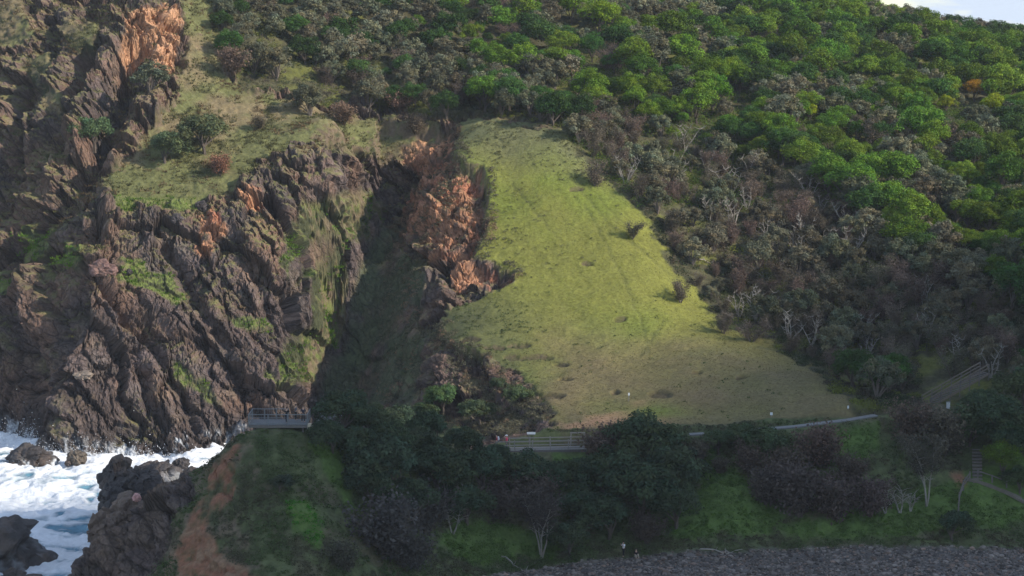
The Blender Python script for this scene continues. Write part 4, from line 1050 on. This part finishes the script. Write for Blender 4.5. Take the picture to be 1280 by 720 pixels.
for k, (px, py, s, lab) in enumerate([(104,471,(1.6,1.0,.9),'pale angular boulder set in the lower left cliff'),(128,340,(2.1,1.4,1.3),'reddish boulder capping the left cliff buttress'),(222,278,(.9,.7,.9),'dark round boulder at the top of the cliff face'),(252,260,(.9,.8,1.),'dark boulder right of the round one at the cliff top'),(162,342,(.5,.4,.5),'small dark stone on the green cliff patch'),(246,385,(.6,.5,.6),'dark stone on the lower cliff ledge'),(250,397,(.6,.5,.6),'dark stone just below another on the cliff ledge')]):
    rock(px, py, None, s, lab, 40 + k, name='cliff_boulder', col=(.20, .15, .12) if k == 0 else (.17, .10, .085) if k == 1 else (.07, .058, .056), sub=4, sink=.7) if False else None
def cliff_rock(px, py, s, lab, seed, col):
    g = ground(px, py, 272); o = rock(px, py, g[1] , s, lab, seed, name='cliff_boulder', col=col, sub=4); o.location = (g[0], g[1] - s[1] * .15, g[2] + s[2] * .25)
for a in [(104,471,(1.4,.9,.7),'pale angular boulder set in the lower left cliff',41,(.24,.19,.15)),(128,340,(2.1,1.3,1.2),'reddish boulder capping the left cliff buttress',42,(.17,.10,.085)),(222,278,(.9,.7,.9),'dark round boulder at the top of the cliff face',43,(.07,.058,.056)),(252,260,(.9,.8,.9),'dark boulder right of the round one at the cliff top',44,(.07,.058,.056)),(162,342,(.5,.4,.5),'small dark stone on the green cliff patch',45,(.06,.05,.05))]:
    cliff_rock(*a)
# spray: fine drops thrown up where the swell meets the rocks
r = np.random.default_rng(5); sp_pts = []
for (px, Y, n, hgt, wd) in [(20,288,2200,2.6,5),(70,279,1500,2.0,4),(150,277,1400,1.7,5),(200,270,250,.8,2),(40,273,500,1.6,3.5),(120,262,300,.8,6),(235,268,250,.9,2.5),(5,228,300,1.2,4)]:
    c = P(px, 575, Y); c[2] = 0; a = r.normal(0, 1, (n, 3)); p = c + a * np.array([wd, 1.0, 0]); p[:, 2] = r.exponential(hgt * .35, n) + .1; p = p[HZ(p[:, 0], p[:, 1]) < 1.2]; sp_pts.append(p)
sp_pts = np.concatenate(sp_pts); hz_ = HZ(sp_pts[:, 0], sp_pts[:, 1]); sp_pts[:, 2] += np.maximum(hz_, 0)
v, f = leaf_quads(sp_pts, np.tile([0, -1, .3], (len(sp_pts), 1)), .07, r)
spm = link('sea_spray', raw_mesh('sea_spray', v, f, np.tile([.85, .87, .9], (len(v), 1))), M_LEAF); tag(spm, 'white spray thrown up where surf meets the rocks', 'spray', kind='stuff')

# ------------------------------------------------------------------ built things
# lookout platform
def platform():
    A = P(311, 531, 210.2); Bq = P(384, 531, 210.2); z = A[2]; W = Bq[0] - A[0]; Dp = 3.3
    root = empty('lookout_platform', (A[0], A[1], z)); tag(root, 'small fenced timber lookout platform on the headland crest', 'platform')
    d = MB()
    for k in range(int(W / .15)): d.box((k * .15 + .075, Dp / 2, -.03), (.135, Dp, .05))
    d.build('deck', M_DECK, root)
    fr = MB(); fr.box((W / 2, -.04, -.2), (W, .08, .26)); fr.box((W / 2, Dp + .04, -.2), (W, .08, .26)); fr.box((.04, Dp / 2, -.2), (.08, Dp - .02, .24)); fr.box((W - .04, Dp / 2, -.2), (.08, Dp - .02, .24))
    for x in (.5, W / 2, W - .5):
        for y in (.3, Dp - .3): fr.box((x, y, -1.1), (.16, .16, 1.7))
    fr.build('frame', M_TIMBERD, root)
    def side(p, q, n, name='railing'):
        p, q = Vector(p), Vector(q); m = MB(); L_ = (q - p).length
        for z_ in (1.12, .12): m.bar(p + Vector((0, 0, z_)), q + Vector((0, 0, z_)), .07, .07)
        nb = int(L_ / .22)
        for k in range(1, nb):
            c = p.lerp(q, k / nb); m.bar(c + Vector((0, 0, .12)), c + Vector((0, 0, 1.1)), .013, .013)
        o = m.build(name, M_METAL, root)
        for k in range(n + 1):
            c = p.lerp(q, k / n); pm = MB(); pm.box(tuple(c + Vector((0, 0, .52))), (.1, .1, 1.3)); pm.build('post', M_METAL, o)
    side((0, 0, 0), (W, 0, 0), 3); side((0, Dp, 0), (W * .62, Dp, 0), 3); side((0, .06, 0), (0, Dp - .06, 0), 1); side((W, .06, 0), (W, Dp - .06, 0), 1)
    bk = MB(); bk.box((W + .35, .1, -.55), (.62, .5, .95)); bk.box((W + .25, .1, .02), (.36, .4, .18)); bk.build('footing', M_PALE, root)
    return A, W, Dp, z
PA, PW, PD, PZ = platform()
# timber bridge
def rail_run(root, p, q, n, mat, levels=(1.1, .62, .2), w=.10, name='railing'):
    p, q = Vector(p), Vector(q); m = MB()
    for z_ in levels: m.bar(p + Vector((0, 0, z_)), q + Vector((0, 0, z_)), .07, w)
    o = m.build(name, mat, root)
    for k in range(n + 1):
        c = p.lerp(q, k / n); pm = MB(); pm.box(tuple(c + Vector((0, .08, .45))), (.13, .13, 1.5)); pm.build('post', mat, o)
def bridge():
    A = P(637, 563, 237.6); Bq = P(733, 561, 237.6); W = Bq[0] - A[0]; Dp = 2.0; z1 = Bq[2] - A[2]
    root = empty('timber_bridge', tuple(A)); tag(root, 'weathered timber footbridge with post and rail sides below the meadow', 'bridge')
    d = MB()
    n = int(W / .18)
    for k in range(n): t = (k + .5) / n; d.box((W * t, Dp / 2, z1 * t - .04), (.165, Dp, .06))
    d.build('deck', M_TIMBER, root)
    b_ = MB(); b_.bar((0, -.07, -.22), (W, -.07, z1 - .22), .10, .32); b_.bar((0, Dp + .07, -.22), (W, Dp + .07, z1 - .22), .10, .32); b_.build('beam', M_TIMBERD, root)
    lg_ = MB()
    for x in (.3, W * .36, W * .7, W - .35):
        for y in (.02, Dp - .02): lg_.box((x, y, -1.2), (.2, .2, 1.9))
    lg_.build('pile', M_TIMBERD, root)
    rail_run(root, (-1.6, -.02, -.05), (W, -.02, z1), 5, M_TIMBER); rail_run(root, (0, Dp, 0), (W + .6, Dp, z1), 4, M_TIMBER)
    return A, W
BA, BW = bridge()
s0 = P(664, 541, 240.6); sg = empty('track_sign', (s0[0], s0[1], s0[2] - 1.4)); tag(sg, 'low pale sign board behind the bridge railing', 'sign')
m = MB(); m.box((0, 0, 1.35), (1.05, .06, .28)); m.build('board', M_WHITE, sg); m = MB(); m.box((-.3, .06, .5), (.08, .06, 1.7)); m.build('post', M_TIMBERD, sg); m = MB(); m.box((.3, .06, .5), (.08, .06, 1.7)); m.build('post', M_TIMBERD, sg)
s0 = P(722, 541, 240.2); m = MB(); m.box((0, 0, 0), (1.9, .14, .14)); m.box((-.8, 0, -.7), (.14, .14, 1.3)); m.box((.8, 0, -.7), (.14, .14, 1.3)); o = m.build('barrier_rail', M_TIMBER); o.location = tuple(s0); tag(o, 'short pale barrier rail at the right end of the bridge', 'railing')
# concrete path: a sheet with a little thickness following the bed
def ribbon(name, pts_, width, mat, thick=.08, lift=0.):
    v, f = [], []; P_ = [Vector(p) for p in pts_]
    for i, p in enumerate(P_):
        d = P_[min(i + 1, len(P_) - 1)] - P_[max(i - 1, 0)]; s = Vector((-d.y, d.x, 0)).normalized() * width / 2
        for o_, dz in ((s, 0), (-s, 0), (-s, -thick), (s, -thick)): v.append(tuple(p + o_ + Vector((0, 0, dz + lift))))
    for i in range(len(P_) - 1):
        for k in range(4): f.append((i * 4 + k, i * 4 + (k + 1) % 4, i * 4 + 4 + (k + 1) % 4, i * 4 + 4 + k))
    f.append((3, 2, 1, 0)); k = (len(P_) - 1) * 4; f.append((k, k + 1, k + 2, k + 3))
    me = bpy.data.meshes.new(name); me.from_pydata(v, [], f); me.update(); return link(name, me, mat)
fine_path = []
for a, b_2 in zip(path_w[:-1], path_w[1:]):
    for k in range(6): fine_path.append(a + (b_2 - a) * k / 6)
fine_path.append(path_w[-1])
pth = ribbon('path', fine_path, 1.15, M_CONC, .25, .06); tag(pth, kind='structure')
lp = [(1206,598),(1222,602),(1240,609),(1258,616),(1275,624),(1295,634)]
lp = [ground(a, b_2, 215) + np.array([0, 0, .10]) for a, b_2 in lp]; M_DIRT = plain_mat('dirt_track', (.17, .145, .115), .3, 2)
o = ribbon('lower_path', lp, 1.0, M_DIRT, .3, .02); tag(o, kind='structure')
# landing and stair
def stair():
    A = P(1163, 508, 252); Bq = P(1236, 466, 256.5); root = empty('timber_stair', tuple(A)); tag(root, 'long timber stair with railings climbing right through the scrub', 'stair')
    d = Vector(Bq - A); n = 26; side = Vector((-d.y, d.x, 0)).normalized() * 1.7; tr = MB()
    for k in range(n):
        c = d * ((k + .5) / n) + side * .5; m3 = Vector((d.x, d.y, 0)).to_track_quat('Y', 'Z').to_matrix(); tr.box(tuple(c), (1.6, .34, .06), rot=m3)
    tr.build('tread', M_TIMBERD, root)
    for s in (Vector((0, 0, 0)), side):
        st_ = MB(); st_.bar(s + Vector((0, 0, -.12)), s + d + Vector((0, 0, -.12)), .07, .3); st_.build('stringer', M_TIMBERW, root)
        m = MB()
        for z_ in (1.15, .68): m.bar(s + Vector((0, 0, z_)), s + d + Vector((0, 0, z_)), .08, .14)
        o = m.build('handrail', M_TIMBERW, root)
        for k in range(7):
            pm = MB(); c = s + d * (k / 6); pm.box(tuple(c + Vector((0, 0, .1))), (.12, .12, 2.2)); pm.build('post', M_TIMBERD, o)
    return A
SA = stair()
A = P(1092, 520, 246); Bq = P(1163, 515, 250.5); lnd = empty('boardwalk_landing', tuple(A)); tag(lnd, 'level boardwalk landing linking the concrete path to the stair', 'boardwalk')
d = Vector(Bq - A); m = MB(); nn_ = 40
for k in range(nn_): m.box(tuple(d * ((k + .5) / nn_) + Vector((0, .9, 0))), (d.length / nn_ * .9, 1.7, .06), rz=math.atan2(d.y, d.x))
m.build('deck', M_TIMBERD, lnd); rail_run(lnd, (0, 0, 0), tuple(d), 5, M_TIMBERW, (1.15, .5), .12); rail_run(lnd, (0, 1.8, 0), tuple(d + Vector((0, 1.8, 0))), 5, M_TIMBERW, (1.15,), .12)
# white post
g = P(1185, 515, 249.5); o = empty('marker_post', tuple(g)); tag(o, 'white square marker post at the foot of the timber stair', 'post')
m = MB(); m.box((0, 0, .6), (.42, .3, 1.35)); m.build('pillar', M_WHITE, o); m = MB(); m.box((0, 0, 1.32), (.5, .38, .07)); m.build('cap', M_CONC, o); m = MB(); m.box((0, 0, -.8), (.2, .2, 1.5)); m.build('foot', M_CONC, o)
def small_marker(px, py, y0, h, label, w=.2, cap=True, mat=None):
    g = ground(px, py, y0); o = empty('track_marker', tuple(g)); tag(o, label, 'post'); m = MB(); m.box((0, 0, h / 2 - .15), (.09, .09, h + .3)); m.build('stake', M_TIMBER, o)
    m = MB(); m.box((0, -.06, h - .12), (w, .05, .34)); m.build('plate', mat or M_WHITE, o)
small_marker(786, 502, 246, 1.05, 'thin post with a white plate standing on the lower meadow', .22)
small_marker(964, 526, 243, .5, 'tiny white marker at the foot of the meadow above the path', .32)
small_marker(1060, 513, 243, .4, 'tiny white marker at the lower right corner of the meadow', .2)
# lower steps
stp = empty('earth_steps', tuple(ground(1222, 604, 215))); tag(stp, 'narrow timber-edged steps climbing beside the light green bush', 'steps')
g0 = np.array(stp.location); g1_ = P(1221, 562, g0[1] + 4.2)
for k in range(11):
    c = g0 + (g1_ - g0) * (k / 10); m = MB(); m.box((c[0] - g0[0], c[1] - g0[1], c[2] - g0[2]), (1.15, .16, .16)); m.build('step_edge', M_TIMBERD, stp)
m = MB(); hz0 = g1_ - g0
for k in range(10):
    c = g0 + (g1_ - g0) * ((k + .5) / 10); m.box((c[0] - g0[0], c[1] - g0[1], c[2] - g0[2] - .12), (1.1, .42, .18))
m.build('tread', M_DIRT, stp)
# little fence beside the steps
fe = ground(1206, 612, 215); o = empty('low_fence', tuple(fe)); tag(o, 'short weathered post and rail fence below the steps', 'fence')
pl = [ground(a, b_2, 215) for a, b_2 in [(1212,603),(1204,613),(1199,628),(1198,642)]]
m = MB()
for a, b_2 in zip(pl[:-1], pl[1:]): m.bar(tuple(a - fe + np.array([0, 0, .95])), tuple(b_2 - fe + np.array([0, 0, .95])), .1, .12); m.bar(tuple(a - fe + np.array([0, 0, .5])), tuple(b_2 - fe + np.array([0, 0, .5])), .08, .1)
m.build('rail', M_TIMBERD, o)
for a in pl: m = MB(); c = a - fe; m.box((c[0], c[1], c[2] + .4), (.16, .16, 1.5)); m.build('post', M_TIMBERD, o)
pl = [ground(a, b_2, 215) for a, b_2 in [(1222,598),(1240,604),(1258,612)]]
fe = pl[0]; o = empty('low_fence', tuple(fe)); tag(o, 'short dark fence along the start of the lower dirt path', 'fence'); m = MB()
for a, b_2 in zip(pl[:-1], pl[1:]): m.bar(tuple(a - fe + np.array([0, 0, .8])), tuple(b_2 - fe + np.array([0, 0, .8])), .1, .12)
m.build('rail', M_TIMBERD, o)
for a in pl: m = MB(); c = a - fe; m.box((c[0], c[1], c[2] + .3), (.16, .16, 1.2)); m.build('post', M_TIMBERD, o)

# ------------------------------------------------------------------ people
def skin(name, J, E, mat, parent, levels=1):
    names = list(J); me = bpy.data.meshes.new(name); me.from_pydata([J[n][0] for n in names], [(names.index(a), names.index(b_2)) for a, b_2 in E], []); me.update()
    o = bpy.data.objects.new(name, me); COL.objects.link(o); bpy.context.view_layer.objects.active = o
    mod = o.modifiers.new('s', 'SKIN'); sv = me.skin_vertices[0].data
    for i, n in enumerate(names):
        r_ = J[n][1]; sv[i].radius = r_ if isinstance(r_, tuple) else (r_, r_)
    sv[0].use_root = True
    mod.use_smooth_shade = True
    s2 = o.modifiers.new('u', 'SUBSURF'); s2.levels = levels; s2.render_levels = levels
    dg = bpy.context.evaluated_depsgraph_get(); me2 = bpy.data.meshes.new_from_object(o.evaluated_get(dg)); bpy.data.objects.remove(o)
    me2.name = name; me2.materials.clear(); return link(name, me2, mat, parent)
SKIN = plain_mat('skin', (.50, .31, .22), .05, 5, .6); HAIR = plain_mat('hair', (.05, .035, .03), .2, 20)
def cloth(n, c): return plain_mat(n, c, .12, 8, .85)
def person(loc, rz, label, shirt, legs, pose='stand', hat=None, arms='down', sc=1., pack=None, shorts=False):
    root = empty('person', loc, rz); root.scale = (sc,) * 3; tag(root, label, 'person')
    if pose == 'stand':
        J = {'pelvis': ((0, 0, .95), (.15, .11)), 'waist': ((0, 0, 1.12), (.13, .10)), 'chest': ((0, 0, 1.34), (.165, .115)), 'neck': ((0, -.01, 1.49), .055)}
        for s, n in ((-1, 'l'), (1, 'r')):
            st2 = .05 if s < 0 else -.06
            J['hip' + n] = ((s * .10, 0, .88), .095); J['knee' + n] = ((s * .12, -.02 + st2, .49), .06); J['ank' + n] = ((s * .12, .02 + st2 * 2, .09), .042); J['toe' + n] = ((s * .13, -.13 + st2 * 2, .04), .038)
    else:   # sitting on the ground
        J = {'pelvis': ((0, 0, .14), (.15, .12)), 'waist': ((0, .03, .32), (.13, .10)), 'chest': ((0, 0, .54), (.16, .115)), 'neck': ((0, -.04, .69), .055)}
        for s, n in ((-1, 'l'), (1, 'r')):
            J['hip' + n] = ((s * .10, -.06, .13), .09); J['knee' + n] = ((s * .16, -.40, .40), .06); J['ank' + n] = ((s * .15, -.62, .08), .042); J['toe' + n] = ((s * .16, -.76, .04), .036)
    ch = Vector(J['chest'][0]); nk = Vector(J['neck'][0])
    J['head0'] = (tuple(nk + Vector((0, -.02, .09))), .075); J['head1'] = (tuple(nk + Vector((0, -.025, .19))), (.085, .10)); J['head2'] = (tuple(nk + Vector((0, -.015, .26))), .055)
    for s, n in ((-1, 'l'), (1, 'r')):
        sh = ch + Vector((s * .19, 0, .07)); J['sh' + n] = (tuple(sh), .06)
        if arms == 'camera': el, wr = sh + Vector((s * .10, -.12, -.20)), sh + Vector((-s * .08, -.34, .05))
        elif arms == 'out' and s < 0: el, wr = sh + Vector((-.22, -.08, -.10)), sh + Vector((-.42, -.16, .02))
        elif arms == 'rail': el, wr = sh + Vector((s * .10, -.06, -.24)), sh + Vector((s * .06, -.30, -.30))
        elif pose == 'sit': el, wr = sh + Vector((s * .05, -.12, -.24)), sh + Vector((-s * .02, -.34, -.22))
        else: el, wr = sh + Vector((s * .06, .02, -.29)), sh + Vector((s * .07, -.06, -.54))
        J['el' + n] = (tuple(el), .043); J['wr' + n] = (tuple(wr), .03); dd = (wr - el).normalized(); hd = wr + dd * .07; J['hand' + n] = (tuple(hd), (.038, .02))
        sd = dd.cross(Vector((0, 0, 1)));  sd = sd.normalized() if sd.length > .1 else Vector((0, 1, 0))
        for k, ln in enumerate((.06, .075, .08, .065)): J['f%d' % k + n] = (tuple(hd + dd * ln + sd * (k - 1.5) * .022 - Vector((0, 0, .012))), .009)
        J['th' + n] = (tuple(wr + dd * .06 + sd * -.055), .010)
    E = [('pelvis', 'waist'), ('waist', 'chest'), ('chest', 'neck'), ('neck', 'head0'), ('head0', 'head1'), ('head1', 'head2')]
    for n in 'lr': E += [('pelvis', 'hip' + n), ('hip' + n, 'knee' + n), ('knee' + n, 'ank' + n), ('ank' + n, 'toe' + n), ('chest', 'sh' + n), ('sh' + n, 'el' + n), ('el' + n, 'wr' + n), ('wr' + n, 'hand' + n), ('wr' + n, 'th' + n)] + [('hand' + n, 'f%d' % k + n) for k in range(4)]
    skin('body', J, E, SKIN, root)
    def grow(keys, add): return {k: (J[k][0], tuple(q_ + add for q_ in (J[k][1] if isinstance(J[k][1], tuple) else (J[k][1],) * 2))) for k in keys}
    K = ['waist', 'chest', 'pelvis', 'shl', 'shr', 'ell', 'elr']; K = ['waist'] + [k for k in K if k != 'waist']
    skin('shirt', grow(K, .022), [('waist', 'chest'), ('waist', 'pelvis'), ('chest', 'shl'), ('chest', 'shr'), ('shl', 'ell'), ('shr', 'elr')], shirt, root)
    K = ['pelvis', 'hipl', 'hipr', 'kneel', 'kneer'] + ([] if shorts else ['ankl', 'ankr'])
    skin('trousers', grow(K, .018), [('pelvis', 'hipl'), ('pelvis', 'hipr'), ('hipl', 'kneel'), ('hipr', 'kneer')] + ([] if shorts else [('kneel', 'ankl'), ('kneer', 'ankr')]), legs, root)
    hc = Vector(J['head1'][0]) + Vector((0, .02, .03)); bm = bmesh.new(); bmesh.ops.create_uvsphere(bm, u_segments=14, v_segments=8, radius=.112)
    for v_ in list(bm.verts):
        if v_.co.z < -.01 and v_.co.y < .02: bm.verts.remove(v_)
    if hat:
        b2 = bmesh.ops.create_circle(bm, cap_ends=True, radius=.2, segments=16)
        for v_ in b2['verts']: v_.co.z += .02; v_.co.y -= .03
    me = bpy.data.meshes.new('hair'); bm.to_mesh(me); bm.free(); o = link('hat' if hat else 'hair', me, hat or HAIR, root); o.location = tuple(hc)
    nm = bmesh.new(); bmesh.ops.create_cone(nm, segments=6, radius1=.018, radius2=.006, depth=.035, cap_ends=True); me = bpy.data.meshes.new('nose'); nm.to_mesh(me); nm.free()
    o = link('nose', me, SKIN, root); o.location = tuple(Vector(J['head1'][0]) + Vector((0, -.108, -.01))); o.rotation_euler = (R(75), 0, 0)
    if pack:
        m = MB(); m.box((0, .2, ch.z - .05), (.30, .18, .44)); m.box((0, .31, ch.z - .12), (.22, .07, .24)); o = m.build('backpack', pack, root)
        bv = o.modifiers.new('b', 'BEVEL'); bv.width = .04; bv.segments = 2
    return root
dk1, dk2, dk3 = cloth('navy_cloth', (.025, .03, .05)), cloth('black_cloth', (.02, .02, .022)), cloth('grey_cloth', (.12, .12, .14))
wh, pk, rd_, bg = cloth('white_cloth', (.78, .78, .82)), cloth('pink_cloth', (.85, .10, .18)), cloth('red_cloth', (.35, .07, .08)), cloth('beige_cloth', (.42, .36, .28))
def on_deck(px, dy): p = P(px, 520, PA[1] + dy); return (p[0], p[1], PZ)
person(on_deck(358.5, .9), 2.8, 'person in dark clothes standing at the middle of the lookout railing', dk2, dk1, arms='rail')
person(on_deck(379, 1.6), .3, 'person in navy standing near the right end of the lookout platform', dk1, dk2)
person(on_deck(370, 2.6), 2.0, 'person in grey behind the other two on the lookout platform', dk3, dk2)
def on_bridge(px, dy): p = P(px, 557, BA[1] + dy); return (p[0], p[1], BA[2])
bed = MB(); bed.box((-2.1, 1.0, -.25), (4.2, 2.0, .42)); o = bed.build('bridge_approach', M_DIRT); o.location = tuple(BA + np.array([0, 0, -.04])); tag(o, kind='structure')
person(on_bridge(633.5, .7), -1.4, 'walker in a pink top and white hat at the left end of the bridge', pk, dk3, hat=wh, arms='out')
person(on_bridge(621, 1.0), -1.5, 'walker in dark red with a pale pack following the pink one', rd_, dk3, pack=wh)
g = ground(779.5, 698, 200); person(tuple(g), -1.0, 'person in a white shirt raising a camera at the beach edge', wh, dk2, arms='camera')
g = ground(795, 697, 200); person(tuple(g), .2, 'person in beige sitting on the grass beside the white shirt', dk2, bg, pose='sit')

# ------------------------------------------------------------------ light
EL, AZ = R(31), R(20)      # sun to the right, a little towards the camera
sun_dir = Vector((math.cos(EL) * math.cos(AZ), -math.cos(EL) * math.sin(AZ), math.sin(EL)))
sd = bpy.data.lights.new('sun', 'SUN'); sd.energy = 4.5; sd.angle = R(.53); sd.color = (1., .91, .78)
so = bpy.data.objects.new('sun', sd); COL.objects.link(so); so.rotation_euler = (-sun_dir).to_track_quat('-Z', 'Y').to_euler()
# unseen cumulus added at right, shaped to shade the headland and the foot of the hill
ub = Vector((0, 0, 1)).cross(sun_dir).normalized(); vb = sun_dir.cross(ub)
edge_ext = [(165,97),(208,84),(214,70),(231,61),(229,52),(236,46.5),(252,47),(275,49),(293,49),(301,42),(306,34),(312,18),(312,-25),(150,-25),(120,50),(130,95)]
ea = np.array(edge_ext); r = np.random.default_rng(3)
bx0, by0, bx1, by1 = ea[:, 0].min(), ea[:, 1].min(), ea[:, 0].max(), ea[:, 1].max()
gxx, gyy = np.meshgrid(np.arange(bx0, bx1, 7.), np.arange(by0, by1, 7.)); gq = np.stack([gxx.ravel(), gyy.ravel()], 1) + r.normal(0, 1.2, (gxx.size, 2))
ins = inpoly(gq[:, 0], gq[:, 1], edge_ext); gq = gq[ins]
de = dline(gq[:, 0], gq[:, 1], edge_ext + edge_ext[:1])
bm = bmesh.new(); bmesh.ops.create_icosphere(bm, subdivisions=2, radius=1); cv = np.array([tuple(a.co) for a in bm.verts]); cf = np.array([[q_.index for q_ in a.verts] for a in bm.faces]); bm.free()
U, Vv, S = np.array(ub), np.array(vb), np.array(sun_dir); vs, fs = [], []; n0 = 0
for (a, b_2), d_ in zip(gq, de):
    rad = min(max(d_ * 1.0, 4.), 11.) * r.uniform(.9, 1.1)
    for lay in range(1 if d_ < 9 else 2):
        c = U * a + Vv * b_2 + S * (1500 + r.normal(0, 6 + min(d_, 30) * .5)); w = cv * rad; w = w * (1 + .15 * fbm(w + c, 5, 2, 3)[:, None]); vs.append(w + c); fs.append(cf + n0); n0 += len(cv)
M_SHADE_CLOUD = plain_mat('shade_cloud_white', (.85, .86, .88), .03, .05, 1.)
cl_o = link('shade_cloud', raw_mesh('shade_cloud', np.concatenate(vs), np.concatenate(fs), smooth=True), M_SHADE_CLOUD); tag(cl_o, kind='structure')

wd = bpy.data.worlds.new('World'); scene.world = wd; wd.use_nodes = True; nt = wd.node_tree; bgn = nt.nodes['Background']
sky = nt.nodes.new('ShaderNodeTexSky'); sky.sky_type = 'NISHITA'; sky.sun_disc = False; sky.sun_elevation = EL; sky.sun_rotation = math.atan2(sun_dir.x, sun_dir.y); sky.air_density = 1.; sky.dust_density = .1; sky.ozone_density = 2.5
tc = nt.nodes.new('ShaderNodeTexCoord'); mp = nt.nodes.new('ShaderNodeMapping'); mp.inputs['Scale'].default_value = (1, 1, 5); nn = nt.nodes.new('ShaderNodeTexNoise'); nn.inputs['Scale'].default_value = 14; nn.inputs['Detail'].default_value = 6
nt.links.new(tc.outputs['Generated'], mp.inputs[0]); nt.links.new(mp.outputs[0], nn.inputs['Vector'])
rp = nt.nodes.new('ShaderNodeValToRGB'); rp.color_ramp.elements[0].position = .46; rp.color_ramp.elements[1].position = .62; nt.links.new(nn.outputs[0], rp.inputs[0])
mx = nt.nodes.new('ShaderNodeMix'); mx.data_type = 'RGBA'; nt.links.new(rp.outputs[0], mx.inputs[0]); nt.links.new(sky.outputs[0], mx.inputs[6]); mx.inputs[7].default_value = (3.9, 4.5, 5.4, 1)
nt.links.new(mx.outputs[2], bgn.inputs[0]); bgn.inputs[1].default_value = .15

# haze
m = MB(); m.box((0, 330, 41), (760, 760, 96)); HM = bpy.data.materials.new('sea_haze'); HM.use_nodes = True; nt = HM.node_tree
for n_n in list(nt.nodes):
    if n_n.type != 'OUTPUT_MATERIAL': nt.nodes.remove(n_n)
pv = nt.nodes.new('ShaderNodeVolumePrincipled'); pv.inputs['Density'].default_value = .00010; pv.inputs['Color'].default_value = (.86, .91, 1., 1); nt.links.new(pv.outputs[0], nt.nodes['Material Output'].inputs['Volume'])
hz = m.build('haze', HM); tag(hz, kind='stuff')

cam = bpy.data.cameras.new('camera'); cam.sensor_width = 36; cam.lens = F / 1280 * 36; cam.clip_end = 30000; cam.clip_start = 1
co = bpy.data.objects.new('camera', cam); COL.objects.link(co); co.location = (0, 0, CZ); co.rotation_euler = (math.pi / 2 - PITCH, 0, 0); scene.camera = co
vs_ = scene.view_settings; vs_.view_transform = 'Standard'; vs_.look = 'None'; vs_.gamma = 1; vs_.exposure = .32; vs_.use_curve_mapping = False
cy = scene.cycles; cy.use_denoising = True; cy.max_bounces = 5; cy.diffuse_bounces = 2; cy.glossy_bounces = 2; cy.transmission_bounces = 3; cy.volume_bounces = 0; cy.transparent_max_bounces = 4
cy.use_adaptive_sampling = True; cy.adaptive_threshold = .02
